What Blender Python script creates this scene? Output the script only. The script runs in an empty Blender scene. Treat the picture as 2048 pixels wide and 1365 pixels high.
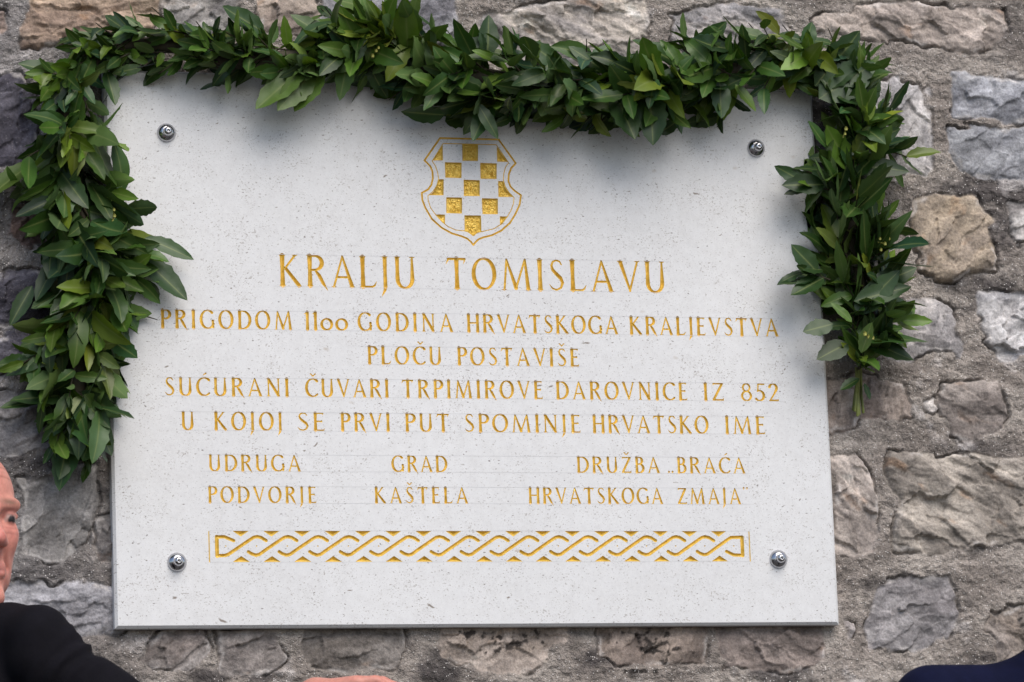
import bpy, bmesh, math, random
import numpy as np
from mathutils import Vector, Matrix

# ------------------------------------------------------------------ camera, sky, sun, exposure
SC = bpy.context.scene
COL = SC.collection
YAW, PIT, ROL, DIST, FPX = 0.2798, 0.1786, -0.0378, 7.0, 8573.3
PW, PH = 1.2, 0.8955                       # plaque front face, metres; its centre is the origin, wall runs along x
_f = np.array([math.sin(YAW)*math.cos(PIT), math.cos(YAW)*math.cos(PIT), math.sin(PIT)])
_r = np.cross(_f, [0, 0, 1.0]); _r /= np.linalg.norm(_r); _u = np.cross(_r, _f)
CR = math.cos(ROL)*_r + math.sin(ROL)*_u
CU = -math.sin(ROL)*_r + math.cos(ROL)*_u
CF = _f
CAM = np.array([0.0614, 0, 0.0158]) - DIST*_f

cd = bpy.data.cameras.new('camera'); cam = bpy.data.objects.new('camera', cd); COL.objects.link(cam)
m = Matrix.Identity(4)
for i in range(3):
    m[i][0], m[i][1], m[i][2], m[i][3] = CR[i], CU[i], -CF[i], CAM[i]
cam.matrix_world = m
cd.sensor_width = 36; cd.lens = FPX/2048*36
cd.clip_start = 0.1; cd.clip_end = 500
cd.dof.use_dof = True; cd.dof.focus_distance = DIST; cd.dof.aperture_fstop = 16.0
SC.camera = cam

SUN_EL, SUN_AZ = math.radians(50), math.radians(14)      # azimuth: to the right of the wall's outward normal
w = bpy.data.worlds.new('World'); SC.world = w; w.use_nodes = True
nt = w.node_tree; nt.nodes.clear()
sky = nt.nodes.new('ShaderNodeTexSky'); sky.sky_type = 'NISHITA'; sky.sun_disc = False
sky.sun_elevation = SUN_EL; sky.sun_rotation = math.pi - SUN_AZ
sky.air_density = 1.0; sky.dust_density = 2.0; sky.ozone_density = 1.0
bg = nt.nodes.new('ShaderNodeBackground'); bg.inputs['Strength'].default_value = 0.085
ow = nt.nodes.new('ShaderNodeOutputWorld')
nt.links.new(sky.outputs[0], bg.inputs[0]); nt.links.new(bg.outputs[0], ow.inputs[0])

sd = bpy.data.lights.new('sun', 'SUN'); sd.energy = 1.5; sd.angle = math.radians(50); sd.color = (1, 0.95, 0.88)
sun = bpy.data.objects.new('sun', sd); COL.objects.link(sun)
sdir = Vector((math.sin(SUN_AZ)*math.cos(SUN_EL), -math.cos(SUN_AZ)*math.cos(SUN_EL), math.sin(SUN_EL)))
sun.rotation_euler = sdir.to_track_quat('Z', 'Y').to_euler(); sun.location = sdir*20

vs = SC.view_settings
vs.view_transform = 'Standard'; vs.look = 'None'; vs.gamma = 1; vs.use_curve_mapping = False
vs.exposure = 1.0
SC.render.engine = 'CYCLES'

# ------------------------------------------------------------------ helpers
def ray(px, py):
    d = CF + (px-1024)/FPX*CR + (682.5-py)/FPX*CU
    return d
def at(px, py, Y=0.0):
    d = ray(px, py); return CAM + d*((Y-CAM[1])/d[1])
def at2(px, py, Y=0.0):
    p = at(px, py, Y); return p[0], p[2]
def lin(c):
    return tuple((v/255/12.92 if v/255 <= 0.04045 else ((v/255+0.055)/1.055)**2.4) for v in c)
def tag(o, label=None, cat=None, group=None, kind=None):
    if label: o['label'] = label
    if cat: o['category'] = cat
    if group: o['group'] = group
    if kind: o['kind'] = kind
    return o
def empty(name, loc):
    o = bpy.data.objects.new(name, None); COL.objects.link(o); o.location = loc; o.empty_display_size = 0.05
    return o
def parent_keep(o, p):
    o.parent = p
    if p is not None: o.matrix_parent_inverse = p_world(p).inverted()
def p_world(p):
    M = Matrix.Translation(p.location)
    if p.parent is not None: M = p_world(p.parent) @ p.matrix_parent_inverse @ M
    return M
def obj(name, me, mat=None, parent=None):
    o = bpy.data.objects.new(name, me); COL.objects.link(o)
    if mat is not None:
        me.materials.clear(); me.materials.append(mat)
    if parent is not None: parent_keep(o, parent)
    return o
def mesh_np(name, verts, faces=None, tris=None, smooth=False):
    """verts (n,3); tris/quads as arrays, mixed list allowed."""
    me = bpy.data.meshes.new(name)
    fl = []
    if faces is not None: fl.append(np.asarray(faces, np.int32))
    if tris is not None: fl.append(np.asarray(tris, np.int32))
    fl = [f for f in fl if len(f)]
    verts = np.asarray(verts, np.float32)
    me.vertices.add(len(verts)); me.vertices.foreach_set('co', verts.ravel())
    idx = np.concatenate([f.ravel() for f in fl]); cnt = np.concatenate([np.full(len(f), f.shape[1]) for f in fl])
    st = np.concatenate([[0], np.cumsum(cnt)[:-1]]).astype(np.int32)
    me.loops.add(len(idx)); me.loops.foreach_set('vertex_index', idx.astype(np.int32))
    me.polygons.add(len(cnt)); me.polygons.foreach_set('loop_start', st); 
    me.polygons.foreach_set('use_smooth', np.full(len(cnt), smooth))
    me.update(calc_edges=True); me.validate()
    return me
def set_attr(me, name, data, typ='FLOAT_COLOR'):
    a = me.attributes.new(name, typ, 'POINT')
    if typ == 'FLOAT_COLOR':
        d = np.ones((len(data), 4), np.float32); d[:, :3] = data; a.data.foreach_set('color', d.ravel())
    else:
        a.data.foreach_set('value', np.asarray(data, np.float32))

# numpy noise
_rng = np.random.RandomState(7)
_perm = _rng.permutation(512)
_ga = _rng.rand(512)*2*np.pi
def perlin(x, y, seed=0):
    xi = np.floor(x).astype(np.int64); yi = np.floor(y).astype(np.int64)
    xf = x-xi; yf = y-yi
    u = xf*xf*xf*(xf*(xf*6-15)+10); v = yf*yf*yf*(yf*(yf*6-15)+10)
    def g(ix, iy, dx, dy):
        a = _ga[_perm[(_perm[(ix+seed*37) & 511]+iy) & 511]]
        return np.cos(a)*dx+np.sin(a)*dy
    n00 = g(xi, yi, xf, yf); n10 = g(xi+1, yi, xf-1, yf); n01 = g(xi, yi+1, xf, yf-1); n11 = g(xi+1, yi+1, xf-1, yf-1)
    a = n00+u*(n10-n00); b = n01+u*(n11-n01)
    return (a+v*(b-a))*1.5
def fbm(x, y, oct=4, seed=0, gain=0.5):
    s = 0; a = 1; t = 0
    for k in range(oct):
        c, n = math.cos(k*1.1+.4), math.sin(k*1.1+.4)
        s = s+a*perlin((c*x-n*y)*2**k, (n*x+c*y)*2**k, seed+k*5); t += a; a *= gain
    return s/t
def ridged(x, y, oct=4, seed=0, gain=0.55):
    s = 0; a = 1; t = 0
    for k in range(oct):
        c, n = math.cos(k*.5), math.sin(k*.5)
        s = s+a*(1-np.abs(perlin((c*x-n*y)*2**k, (n*x+c*y)*2**k, seed+k*5))*2); t += a; a *= gain
    return s/t
def sst(a, b, x):
    t = np.clip((x-a)/(b-a), 0, 1); return t*t*(3-2*t)

# node helper
class N:
    def __init__(s, name):
        s.m = bpy.data.materials.new(name); s.m.use_nodes = True; s.t = s.m.node_tree; s.t.nodes.clear()
        s.out = s.n('ShaderNodeOutputMaterial'); s.b = s.n('ShaderNodeBsdfPrincipled'); s.l(s.b.outputs[0], s.out.inputs[0])
    def n(s, t, **k):
        o = s.t.nodes.new(t)
        for a, v in k.items(): setattr(o, a, v)
        return o
    def l(s, a, b): s.t.links.new(a, b)
    def set(s, **k):
        for a, v in k.items():
            a = a.replace('_', ' ')
            if isinstance(v, bpy.types.NodeSocket): s.l(v, s.b.inputs[a])
            else: s.b.inputs[a].default_value = v
    def inp(s, sock, v):
        if isinstance(v, bpy.types.NodeSocket): s.l(v, sock)
        else: sock.default_value = v
    def math(s, op, a, b=0.0, c=None, clamp=False):
        o = s.n('ShaderNodeMath', operation=op, use_clamp=clamp); s.inp(o.inputs[0], a); s.inp(o.inputs[1], b)
        if c is not None: s.inp(o.inputs[2], c)
        return o.outputs[0]
    def mix(s, f, a, b, mode='MIX'):
        o = s.n('ShaderNodeMix', data_type='RGBA', blend_type=mode)
        s.inp(o.inputs[0], f); s.inp(o.inputs[6], a if isinstance(a, bpy.types.NodeSocket) else (*a, 1)); s.inp(o.inputs[7], b if isinstance(b, bpy.types.NodeSocket) else (*b, 1))
        return o.outputs[2]
    def obj(s):
        return s.n('ShaderNodeTexCoord').outputs['Object']
    def map(s, v, scale=(1, 1, 1), rot=(0, 0, 0), loc=(0, 0, 0)):
        o = s.n('ShaderNodeMapping'); s.l(v, o.inputs[0]); o.inputs['Scale'].default_value = scale; o.inputs['Rotation'].default_value = rot; o.inputs['Location'].default_value = loc
        return o.outputs[0]
    def noise(s, v, scale, detail=4, rough=0.55, out=0):
        o = s.n('ShaderNodeTexNoise'); s.l(v, o.inputs['Vector']); o.inputs['Scale'].default_value = scale; o.inputs['Detail'].default_value = detail; o.inputs['Roughness'].default_value = rough
        return o.outputs[out]
    def vor(s, v, scale, feature='F1'):
        o = s.n('ShaderNodeTexVoronoi', feature=feature); s.l(v, o.inputs['Vector']); o.inputs['Scale'].default_value = scale
        return o
    def ramp(s, f, stops):
        o = s.n('ShaderNodeValToRGB'); s.l(f, o.inputs[0]); e = o.color_ramp.elements
        while len(e) < len(stops): e.new(0.5)
        for k, (p, c) in enumerate(stops):
            e[k].position = p; e[k].color = (*c, 1) if not np.isscalar(c) else (c, c, c, 1)
        return o.outputs[0]
    def mr(s, v, a, b, c=0.0, d=1.0):
        o = s.n('ShaderNodeMapRange'); s.inp(o.inputs[0], v)
        for i, q in enumerate((a, b, c, d)): o.inputs[1+i].default_value = q
        return o.outputs[0]
    def attr(s, name, out=0):
        o = s.n('ShaderNodeAttribute', attribute_name=name); return o.outputs[out]
    def bump(s, h, strength=0.5, dist=0.002):
        o = s.n('ShaderNodeBump'); s.l(h, o.inputs['Height']); o.inputs['Strength'].default_value = strength; o.inputs['Distance'].default_value = dist
        s.l(o.outputs[0], s.b.inputs['Normal'])

# ------------------------------------------------------------------ materials
def mat_wall():
    q = N('rubble_stone'); c = q.obj(); a = q.attr('tint'); mo = q.attr('mortar', 2)
    n0 = q.noise(c, 18, 5, 0.6); n1 = q.noise(c, 55, 6, 0.65); n2 = q.noise(c, 260, 4, 0.7)
    v = q.math('MULTIPLY', q.mr(n0, 0.3, 0.7, 0.84, 1.16), 1.0); v = q.math('MULTIPLY', v, q.mr(n1, 0.25, 0.75, 0.62, 1.38)); v = q.math('MULTIPLY', v, q.mr(n2, 0.25, 0.75, 0.62, 1.38))
    hs = q.n('ShaderNodeHueSaturation'); q.l(a, hs.inputs['Color']); q.l(v, hs.inputs['Value'])
    # grit in the mortar: pale and dark sand grains
    g = q.vor(c, 300); sel = q.n('ShaderNodeSeparateColor'); q.l(g.outputs['Color'], sel.inputs[0])
    near = q.math('LESS_THAN', g.outputs['Distance'], 0.32)
    pale = q.math('MULTIPLY', q.math('MULTIPLY', near, q.math('GREATER_THAN', sel.outputs[0], 0.86)), q.mr(mo, 0, 1, 0.12, 0.8))
    dark = q.math('MULTIPLY', q.math('MULTIPLY', near, q.math('LESS_THAN', sel.outputs[0], 0.2)), q.mr(mo, 0, 1, 0.1, 0.5))
    col = q.mix(pale, hs.outputs[0], lin((205, 200, 196)))
    col = q.mix(dark, col, lin((72, 68, 68)))
    q.set(Base_Color=col, Roughness=0.9, Specular_IOR_Level=0.25)
    h = q.math('ADD', q.math('MULTIPLY', n1, 1.0), q.math('MULTIPLY', n2, 0.6))
    gv = q.vor(c, 420)
    h = q.math('ADD', h, q.math('MULTIPLY', gv.outputs['Distance'], q.math('MULTIPLY', mo, -0.7)))
    q.bump(h, 0.7, 0.0035)
    return q.m
def mat_slab():
    q = N('limestone'); c = q.obj()
    big = q.noise(c, 3.5, 4); fine = q.noise(c, 160, 5, 0.65)
    base = q.mix(q.mr(big, 0.35, 0.65), (0.605, 0.607, 0.615), (0.655, 0.657, 0.665))
    base = q.mix(q.mr(q.noise(c, 45, 4, 0.6), 0.4, 0.65, 0, 0.5), base, (0.54, 0.535, 0.535))
    base = q.mix(q.mr(fine, 0.35, 0.7, 0, 0.55), base, (0.70, 0.70, 0.70))
    base = q.mix(q.mr(q.noise(c, 420, 3, 0.7), 0.52, 0.74, 0, 0.35), base, (0.45, 0.44, 0.44))
    wv = q.n('ShaderNodeVectorMath', operation='SCALE'); q.l(q.noise(c, 90, 3, 0.5, out=1), wv.inputs[0]); wv.inputs['Scale'].default_value = 0.008
    wc = q.n('ShaderNodeVectorMath', operation='ADD'); q.l(c, wc.inputs[0]); q.l(wv.outputs[0], wc.inputs[1])
    col = base
    # dark fossil flecks of several sizes and directions
    for sc, ang, st, thr, keep, cc, amt in ((180, -0.7, 2.2, 0.13, 0.90, (0.16, 0.14, 0.12), 0.55), (95, 1.1, 2.0, 0.12, 0.90, (0.12, 0.10, 0.09), 0.8),
                                           (60, -0.25, 3.0, 0.09, 0.91, (0.15, 0.12, 0.10), 0.75), (36, 0.8, 4.0, 0.06, 0.91, (0.17, 0.13, 0.11), 0.7)):
        mv = q.map(wc.outputs[0], (1, 0.35, st), (0, ang, 0), (sc*0.013, 0.5, sc*0.007))
        vo = q.vor(mv, sc); sp = q.n('ShaderNodeSeparateColor'); q.l(vo.outputs['Color'], sp.inputs[0])
        f = q.math('MULTIPLY', q.mr(vo.outputs['Distance'], thr, thr*1.6, 1, 0), q.math('GREATER_THAN', sp.outputs[0], keep))
        col = q.mix(q.math('MULTIPLY', f, amt), col, cc)
    dens = q.mr(q.noise(c, 14, 4, 0.65), 0.35, 0.65, 0.05, -0.035)
    for sc, th, cc, amt in ((300, 0.635, (0.24, 0.21, 0.185), 0.62), (620, 0.64, (0.27, 0.24, 0.22), 0.5), (130, 0.70, (0.30, 0.27, 0.24), 0.5)):
        nn = q.math('SUBTRACT', q.noise(q.map(c, (1, 1, 1.25), (0.3, sc, 0.1)), sc, 2, 0.5), dens)
        col = q.mix(q.math('MULTIPLY', q.mr(nn, th, th+0.05), amt), col, cc)
    # single larger fossils and stains, where the photograph has them
    tot = None
    for fx, fy, ln, wd, an in ((724,240,5,3,10),(770,353,9,4,25),(1393,388,12,4,-20),(1258,384,9,2,0),(434,248,5,2,20),(350,1197,9,6,30),(862,1212,16,5,-25),(1017,1195,7,4,20),(1172,687,14,4,5),(631,890,11,4,35),
                               (608,902,6,3,15),(1078,772,13,4,0),(1102,773,8,4,10),(333,734,8,4,25),(1569,740,6,4,60),(1564,748,5,2,30),(445,1241,18,5,-30),(480,1016,6,3,0),(790,340,6,2,-20),(1440,470,7,2,40),(700,1180,8,2,15),(1300,1200,9,2,-15),(1016,590,9,3,25),(1600,1000,6,3,50)):
        x_, z_ = at2(fx, fy)
        o = q.n('ShaderNodeMapping', vector_type='TEXTURE'); q.l(wc.outputs[0], o.inputs[0]); o.inputs['Location'].default_value = (x_+.004, .004, z_+.004); o.inputs['Rotation'].default_value = (0, -math.radians(an), 0)
        o.inputs['Scale'].default_value = (ln*.62/1200, 1, wd*.5/1200)
        ml = q.n('ShaderNodeVectorMath', operation='LENGTH'); q.l(o.outputs[0], ml.inputs[0])
        tot = ml.outputs['Value'] if tot is None else q.math('MINIMUM', tot, ml.outputs['Value'])
    col = q.mix(q.mr(tot, 0.55, 1.1, 0.85, 0), col, (0.16, 0.125, 0.095))
    # ochre veins, sparse
    vo = q.vor(q.map(wc.outputs[0], (1, 0.4, 1.6), (0, 0.5, 0), (3, 0, 1.7)), 9); sp = q.n('ShaderNodeSeparateColor'); q.l(vo.outputs['Color'], sp.inputs[0])
    f = q.math('MULTIPLY', q.mr(vo.outputs['Distance'], 0.02, 0.06, 1, 0), q.math('GREATER_THAN', sp.outputs[1], 0.72))
    col = q.mix(q.math('MULTIPLY', f, 0.45), col, (0.33, 0.25, 0.18))
    q.set(Base_Color=col, Roughness=0.62, Specular_IOR_Level=0.35)
    q.bump(q.math('ADD', fine, q.noise(c, 600, 2)), 0.12, 0.0008)
    return q.m
def mat_gold():
    q = N('gilding'); c = q.obj()
    n = q.noise(c, 120, 4, 0.6); 
    col = q.mix(q.mr(n, 0.3, 0.7), (0.56, 0.36, 0.05), (0.82, 0.57, 0.12))
    q.set(Base_Color=col, Metallic=0.35, Roughness=0.4)
    q.bump(q.noise(c, 260, 4, 0.6), 0.35, 0.0012)
    return q.m
def mat_simple(name, col, rough=0.5, metal=0.0, spec=0.5, bump=None, var=0.12, nscale=80):
    q = N(name); c = q.obj(); n = q.noise(c, nscale, 4)
    cc = q.mix(q.mr(n, 0.3, 0.7), tuple(v*(1-var) for v in col), tuple(min(1, v*(1+var)) for v in col))
    q.set(Base_Color=cc, Roughness=rough, Metallic=metal, Specular_IOR_Level=spec)
    if bump: q.bump(q.noise(c, bump[0], 4), bump[1], bump[2])
    return q.m
def mat_leaf():
    q = N('laurel_leaf'); a = q.attr('leaf'); vn = q.attr('vein', 2); c = q.obj()
    n = q.noise(c, 60, 3)
    col = q.mix(q.mr(n, 0.3, 0.7, 0, 0.5), a, q.mix(1.0, a, (0.75, 0.8, 0.7), 'MULTIPLY'))
    col = q.mix(q.math('MULTIPLY', q.math('POWER', vn, 7.0), 0.6), col, (0.20, 0.24, 0.08))
    geo = q.n('ShaderNodeNewGeometry')
    pale = q.mix(0.35, col, (0.10, 0.16, 0.055))
    col = q.mix(geo.outputs['Backfacing'], col, pale)
    q.set(Base_Color=col, Roughness=q.mr(geo.outputs['Backfacing'], 0, 1, 0.41, 0.65), Specular_IOR_Level=0.38)
    tr = q.n('ShaderNodeBsdfTranslucent'); q.l(q.mix(1.0, col, (0.9, 1.0, 0.35), 'MULTIPLY'), tr.inputs[0])
    ms = q.n('ShaderNodeMixShader'); ms.inputs[0].default_value = 0.16
    q.l(q.b.outputs[0], ms.inputs[1]); q.l(tr.outputs[0], ms.inputs[2]); q.l(ms.outputs[0], q.out.inputs[0])
    q.bump(n, 0.25, 0.002)
    return q.m
def mat_attr(name, attr, rough=0.5, spec=0.4, bump=None, sss=0.0):
    q = N(name); c = q.obj(); a = q.attr(attr)
    n = q.noise(c, 180, 4, 0.6)
    hs = q.n('ShaderNodeHueSaturation'); q.l(a, hs.inputs['Color']); q.l(q.mr(n, 0.3, 0.7, 0.88, 1.12), hs.inputs['Value'])
    q.set(Base_Color=hs.outputs[0], Roughness=rough, Specular_IOR_Level=spec)
    if sss: q.set(Subsurface_Weight=sss, Subsurface_Scale=0.004)
    if bump: q.bump(q.noise(c, bump[0], 4), bump[1], bump[2])
    return q.m
M_WALL, M_SLAB, M_GOLD, M_LEAF = mat_wall(), mat_slab(), mat_gold(), mat_leaf()
M_STEEL = mat_simple('polished_steel', (0.48, 0.48, 0.50), 0.2, 1.0, var=0.04)
M_STEM = mat_simple('green_stem', (0.13, 0.15, 0.035), 0.55, var=0.35, nscale=60)
M_TWIG = mat_simple('brown_twig', (0.035, 0.028, 0.014), 0.8, var=0.3)
M_BUD = mat_simple('yellow_bud', (0.22, 0.22, 0.04), 0.6, var=0.3)
M_WIRE = mat_simple('thin_wire', (0.12, 0.13, 0.14), 0.4, 0.6)
M_LINE = mat_simple('pencil_mark', (0.54, 0.54, 0.545), 0.8)

# ------------------------------------------------------------------ the rubble wall
WY = 0.026                                  # mean plane of the wall
def P(*pts): return [at2(x, y, WY) for x, y in pts]
STONES = [  # outline in photo pixels, main colour, second colour, relief, streak angle, streakiness
 (P((1618,42),(1650,22),(1700,14),(1790,6),(1900,12),(2006,25),(2012,60),(1985,97),(1940,108),(1880,96),(1800,92),(1740,82),(1680,70),(1630,66)), (168,151,138),(138,124,115),.016,-.25,1.0),
 (P((1738,166),(1790,150),(1848,156),(1858,185),(1856,250),(1860,330),(1850,352),(1800,350),(1760,332),(1735,250)), (178,172,170),(142,138,140),.013,1.3,.5),
 (P((1905,152),(1960,150),(2010,160),(2048,165),(2075,170),(2075,246),(2010,242),(1960,235),(1905,236)), (150,152,160),(118,120,130),.014,.4,.35),
 (P((1893,258),(1925,250),(1975,262),(2075,252),(2075,362),(1965,358),(1922,340),(1900,305)), (155,157,163),(120,122,130),.017,.6,.35),
 (P((1830,400),(1868,392),(1945,390),(1962,412),(1985,440),(1974,455),(1990,508),(1990,545),(1932,548),(1910,564),(1850,562),(1832,545),(1824,470)), (172,150,120),(128,112,96),.022,.8,.6),
 (P((2018,408),(2075,402),(2075,490),(2030,492),(2018,462)), (172,166,162),(130,124,122),.014,.2,.3),
 (P((1770,612),(1830,600),(1882,604),(1902,622),(1928,690),(1918,716),(1830,722),(1780,716)), (166,160,160),(130,125,126),.010,.7,.5),
 (P((1958,590),(2010,588),(2075,590),(2075,722),(1995,722),(1966,680),(1954,625)), (186,182,182),(126,126,134),.012,.5,.9),
 (P((1650,762),(1700,752),(1772,755),(1806,772),(1820,812),(1818,834),(1760,838),(1712,840),(1708,858),(1650,866)), (158,139,125),(122,106,98),.013,1.35,.6),
 (P((1886,772),(1930,764),(1990,766),(2004,800),(2012,830),(1992,868),(1940,880),(1900,876),(1886,848),(1880,805)), (140,128,120),(112,100,94),.020,-.2,.5),
 (P((1852,805),(1872,800),(1876,815),(1862,832),(1854,825)), (190,182,176),(160,150,146),.008,.3,.3),
 (P((1655,912),(1712,915),(1742,955),(1750,1010),(1752,1085),(1742,1108),(1700,1114),(1655,1100)), (178,162,150),(132,120,112),.020,-.9,.9),
 (P((1780,908),(1840,905),(1950,910),(2075,922),(2075,1090),(1960,1106),(1860,1108),(1790,1104),(1782,1050),(1800,1000),(1776,960)), (158,146,132),(122,112,102),.024,-.45,.9),
 (P((1745,1164),(1830,1150),(1896,1160),(1918,1225),(1890,1285),(1800,1308),(1732,1300),(1724,1225)), (140,135,136),(116,110,112),.009,.2,.4),
 (P((1988,1212),(2075,1185),(2075,1335),(2000,1330),(1972,1262)), (146,132,122),(112,98,86),.015,-.6,.7),
 (P((1690,1240),(1715,1232),(1722,1262),(1700,1275)), (160,152,148),(140,130,128),.006,0,.2),
 # below the plaque
 (P((320,1262),(395,1240),(418,1300),(380,1345),(300,1352),(262,1330)), (132,124,120),(112,100,94),.012,.7,.6),
 (P((592,1240),(800,1240),(812,1300),(790,1338),(700,1345),(620,1338),(596,1300)), (128,119,112),(108,98,90),.010,.1,.5),
 (P((872,1240),(1135,1240),(1146,1290),(1090,1318),(1062,1346),(990,1348),(885,1322)), (170,152,138),(142,124,108),.013,.3,.6),
 (P((1195,1240),(1420,1240),(1408,1330),(1340,1345),(1225,1345),(1198,1300)), (152,132,116),(112,96,86),.014,.9,.6),
 (P((1432,1240),(1640,1240),(1652,1310),(1600,1340),(1445,1338)), (146,128,118),(116,102,95),.012,-.3,.6),
 (P((430,1262),(560,1258),(575,1330),(520,1352),(440,1348)), (134,124,118),(112,102,98),.010,.2,.4),
 # top
 (P((62,-20),(318,-20),(316,40),(300,60),(150,96),(44,98),(52,40)), (170,140,110),(130,104,84),.015,.05,1.3),
 (P((340,-20),(480,-20),(470,60),(380,74),(330,50)), (150,144,138),(118,112,110),.011,.4,.5),
 (P((506,-20),(628,-20),(640,40),(600,75),(520,60)), (164,144,126),(128,110,98),.011,.3,.6),
 (P((650,-20),(912,-20),(916,70),(890,98),(720,110),(640,70)), (148,146,150),(108,106,114),.013,.5,.7),
 (P((945,55),(980,28),(1060,12),(1160,-6),(1280,-6),(1296,50),(1290,110),(1200,130),(1050,120),(950,110)), (182,168,152),(132,124,120),.016,-.35,1.2),
 (P((1335,30),(1440,14),(1560,22),(1576,70),(1540,110),(1380,118),(1340,80)), (158,148,142),(118,116,120),.014,-.2,.8),
 (P((-40,20),(8,22),(14,60),(-8,72),(-40,70)), (150,126,112),(118,98,88),.012,.1,.6),
 # left
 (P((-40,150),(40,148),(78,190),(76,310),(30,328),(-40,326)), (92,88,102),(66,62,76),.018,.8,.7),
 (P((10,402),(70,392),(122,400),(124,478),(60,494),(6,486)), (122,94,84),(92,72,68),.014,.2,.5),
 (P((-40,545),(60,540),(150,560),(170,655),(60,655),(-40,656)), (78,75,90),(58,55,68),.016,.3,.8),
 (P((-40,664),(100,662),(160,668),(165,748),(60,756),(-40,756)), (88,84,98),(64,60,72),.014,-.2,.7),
 (P((-40,775),(80,768),(200,775),(250,800),(250,900),(110,908),(20,912),(-40,905)), (132,128,130),(100,97,100),.014,.5,.6),
 (P((36,962),(90,940),(190,930),(196,1010),(170,1090),(120,1126),(60,1130),(26,1126)), (142,137,133),(116,111,108),.011,.9,.4),
 (P((192,1040),(250,1020),(250,1120),(200,1120)), (128,120,116),(104,98,96),.010,.9,.4),
 (P((-40,1176),(80,1165),(200,1175),(250,1190),(250,1262),(120,1268),(-40,1264)), (158,156,163),(122,120,126),.010,.2,.6),
]
def build_stones():
    """the traced stones plus rough courses around them, so the wall goes on outside the frame"""
    rs = random.Random(5)
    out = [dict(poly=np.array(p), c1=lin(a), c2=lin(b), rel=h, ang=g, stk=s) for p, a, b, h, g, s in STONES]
    x0, x1 = at2(-60, 0, WY)[0], at2(2090, 0, WY)[0]
    z0, z1 = at2(1024, 1380, WY)[1], at2(1024, -40, WY)[1]
    pal = [((165,148,134),(130,116,106)), ((150,150,156),(118,118,126)), ((170,150,124),(128,112,96)), ((140,130,122),(112,102,96)), ((176,170,166),(134,130,130))]
    z = -2.1
    while z < 1.9:
        h = rs.uniform(0.1, 0.19); x = -2.6+rs.uniform(0, 0.1)
        while x < 2.6:
            L = rs.uniform(0.14, 0.36); 
            if not (x+L > x0 and x < x1 and z+h > z0 and z < z1):
                g = 0.018; n = []
                for (a, b) in ((0,0),(.35,-.02),(.7,.02),(1,0),(1.02,.5),(1,1),(.65,1.03),(.3,.98),(0,1),(-.02,.5)):
                    n.append((x+g+(L-2*g)*min(1.02,max(-.02,a))+rs.uniform(-.012,.012), z+g+(h-2*g)*b+rs.uniform(-.012,.012)))
                a, b = rs.choice(pal)
                out.append(dict(poly=np.array(n), c1=lin(a), c2=lin(b), rel=rs.uniform(.008,.02), ang=rs.uniform(-.8,.8), stk=rs.uniform(.3,1)))
            x += L
        z += h
    for i, s in enumerate(out):
        s['seed'] = i+3; s['cen'] = s['poly'].mean(0)
        r2 = np.random.RandomState(i+11); k = 9
        lo, hi = s['poly'].min(0), s['poly'].max(0)
        area = (hi-lo).prod(); nf = int(np.clip(area/.0011, 7, 34))
        s['fs'] = lo+(hi-lo)*r2.rand(nf, 2); s['fg'] = (r2.rand(nf, 2)-.5)*np.array([.30, .42]); s['fo'] = (r2.rand(nf)-.5)*.0095; s['ft'] = 1+(r2.rand(nf)-.5)*.34
        s['pl'] = [(lo+(hi-lo)*r2.rand(2), (r2.rand(2)-.5)*np.array([.26,.34]), r2.uniform(.35,1.0)) for _ in range(k)]
    return out
SLIST = build_stones()
def poly_sdf(px, pz, poly):
    d = np.full(px.shape, 1e9); s = np.ones(px.shape); n = len(poly)
    for i in range(n):
        ax, az = poly[i]; bx, bz = poly[i-1]
        ex, ez = bx-ax, bz-az; wx, wz = px-ax, pz-az
        t = np.clip((wx*ex+wz*ez)/(ex*ex+ez*ez+1e-12), 0, 1)
        d = np.minimum(d, (wx-ex*t)**2+(wz-ez*t)**2)
        c1 = pz >= az; c2 = pz < bz; c3 = ex*wz > ez*wx
        flip = (c1 & c2 & c3) | (~c1 & ~c2 & ~c3)
        s = np.where(flip, -s, s)
    return s*np.sqrt(d)
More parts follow.
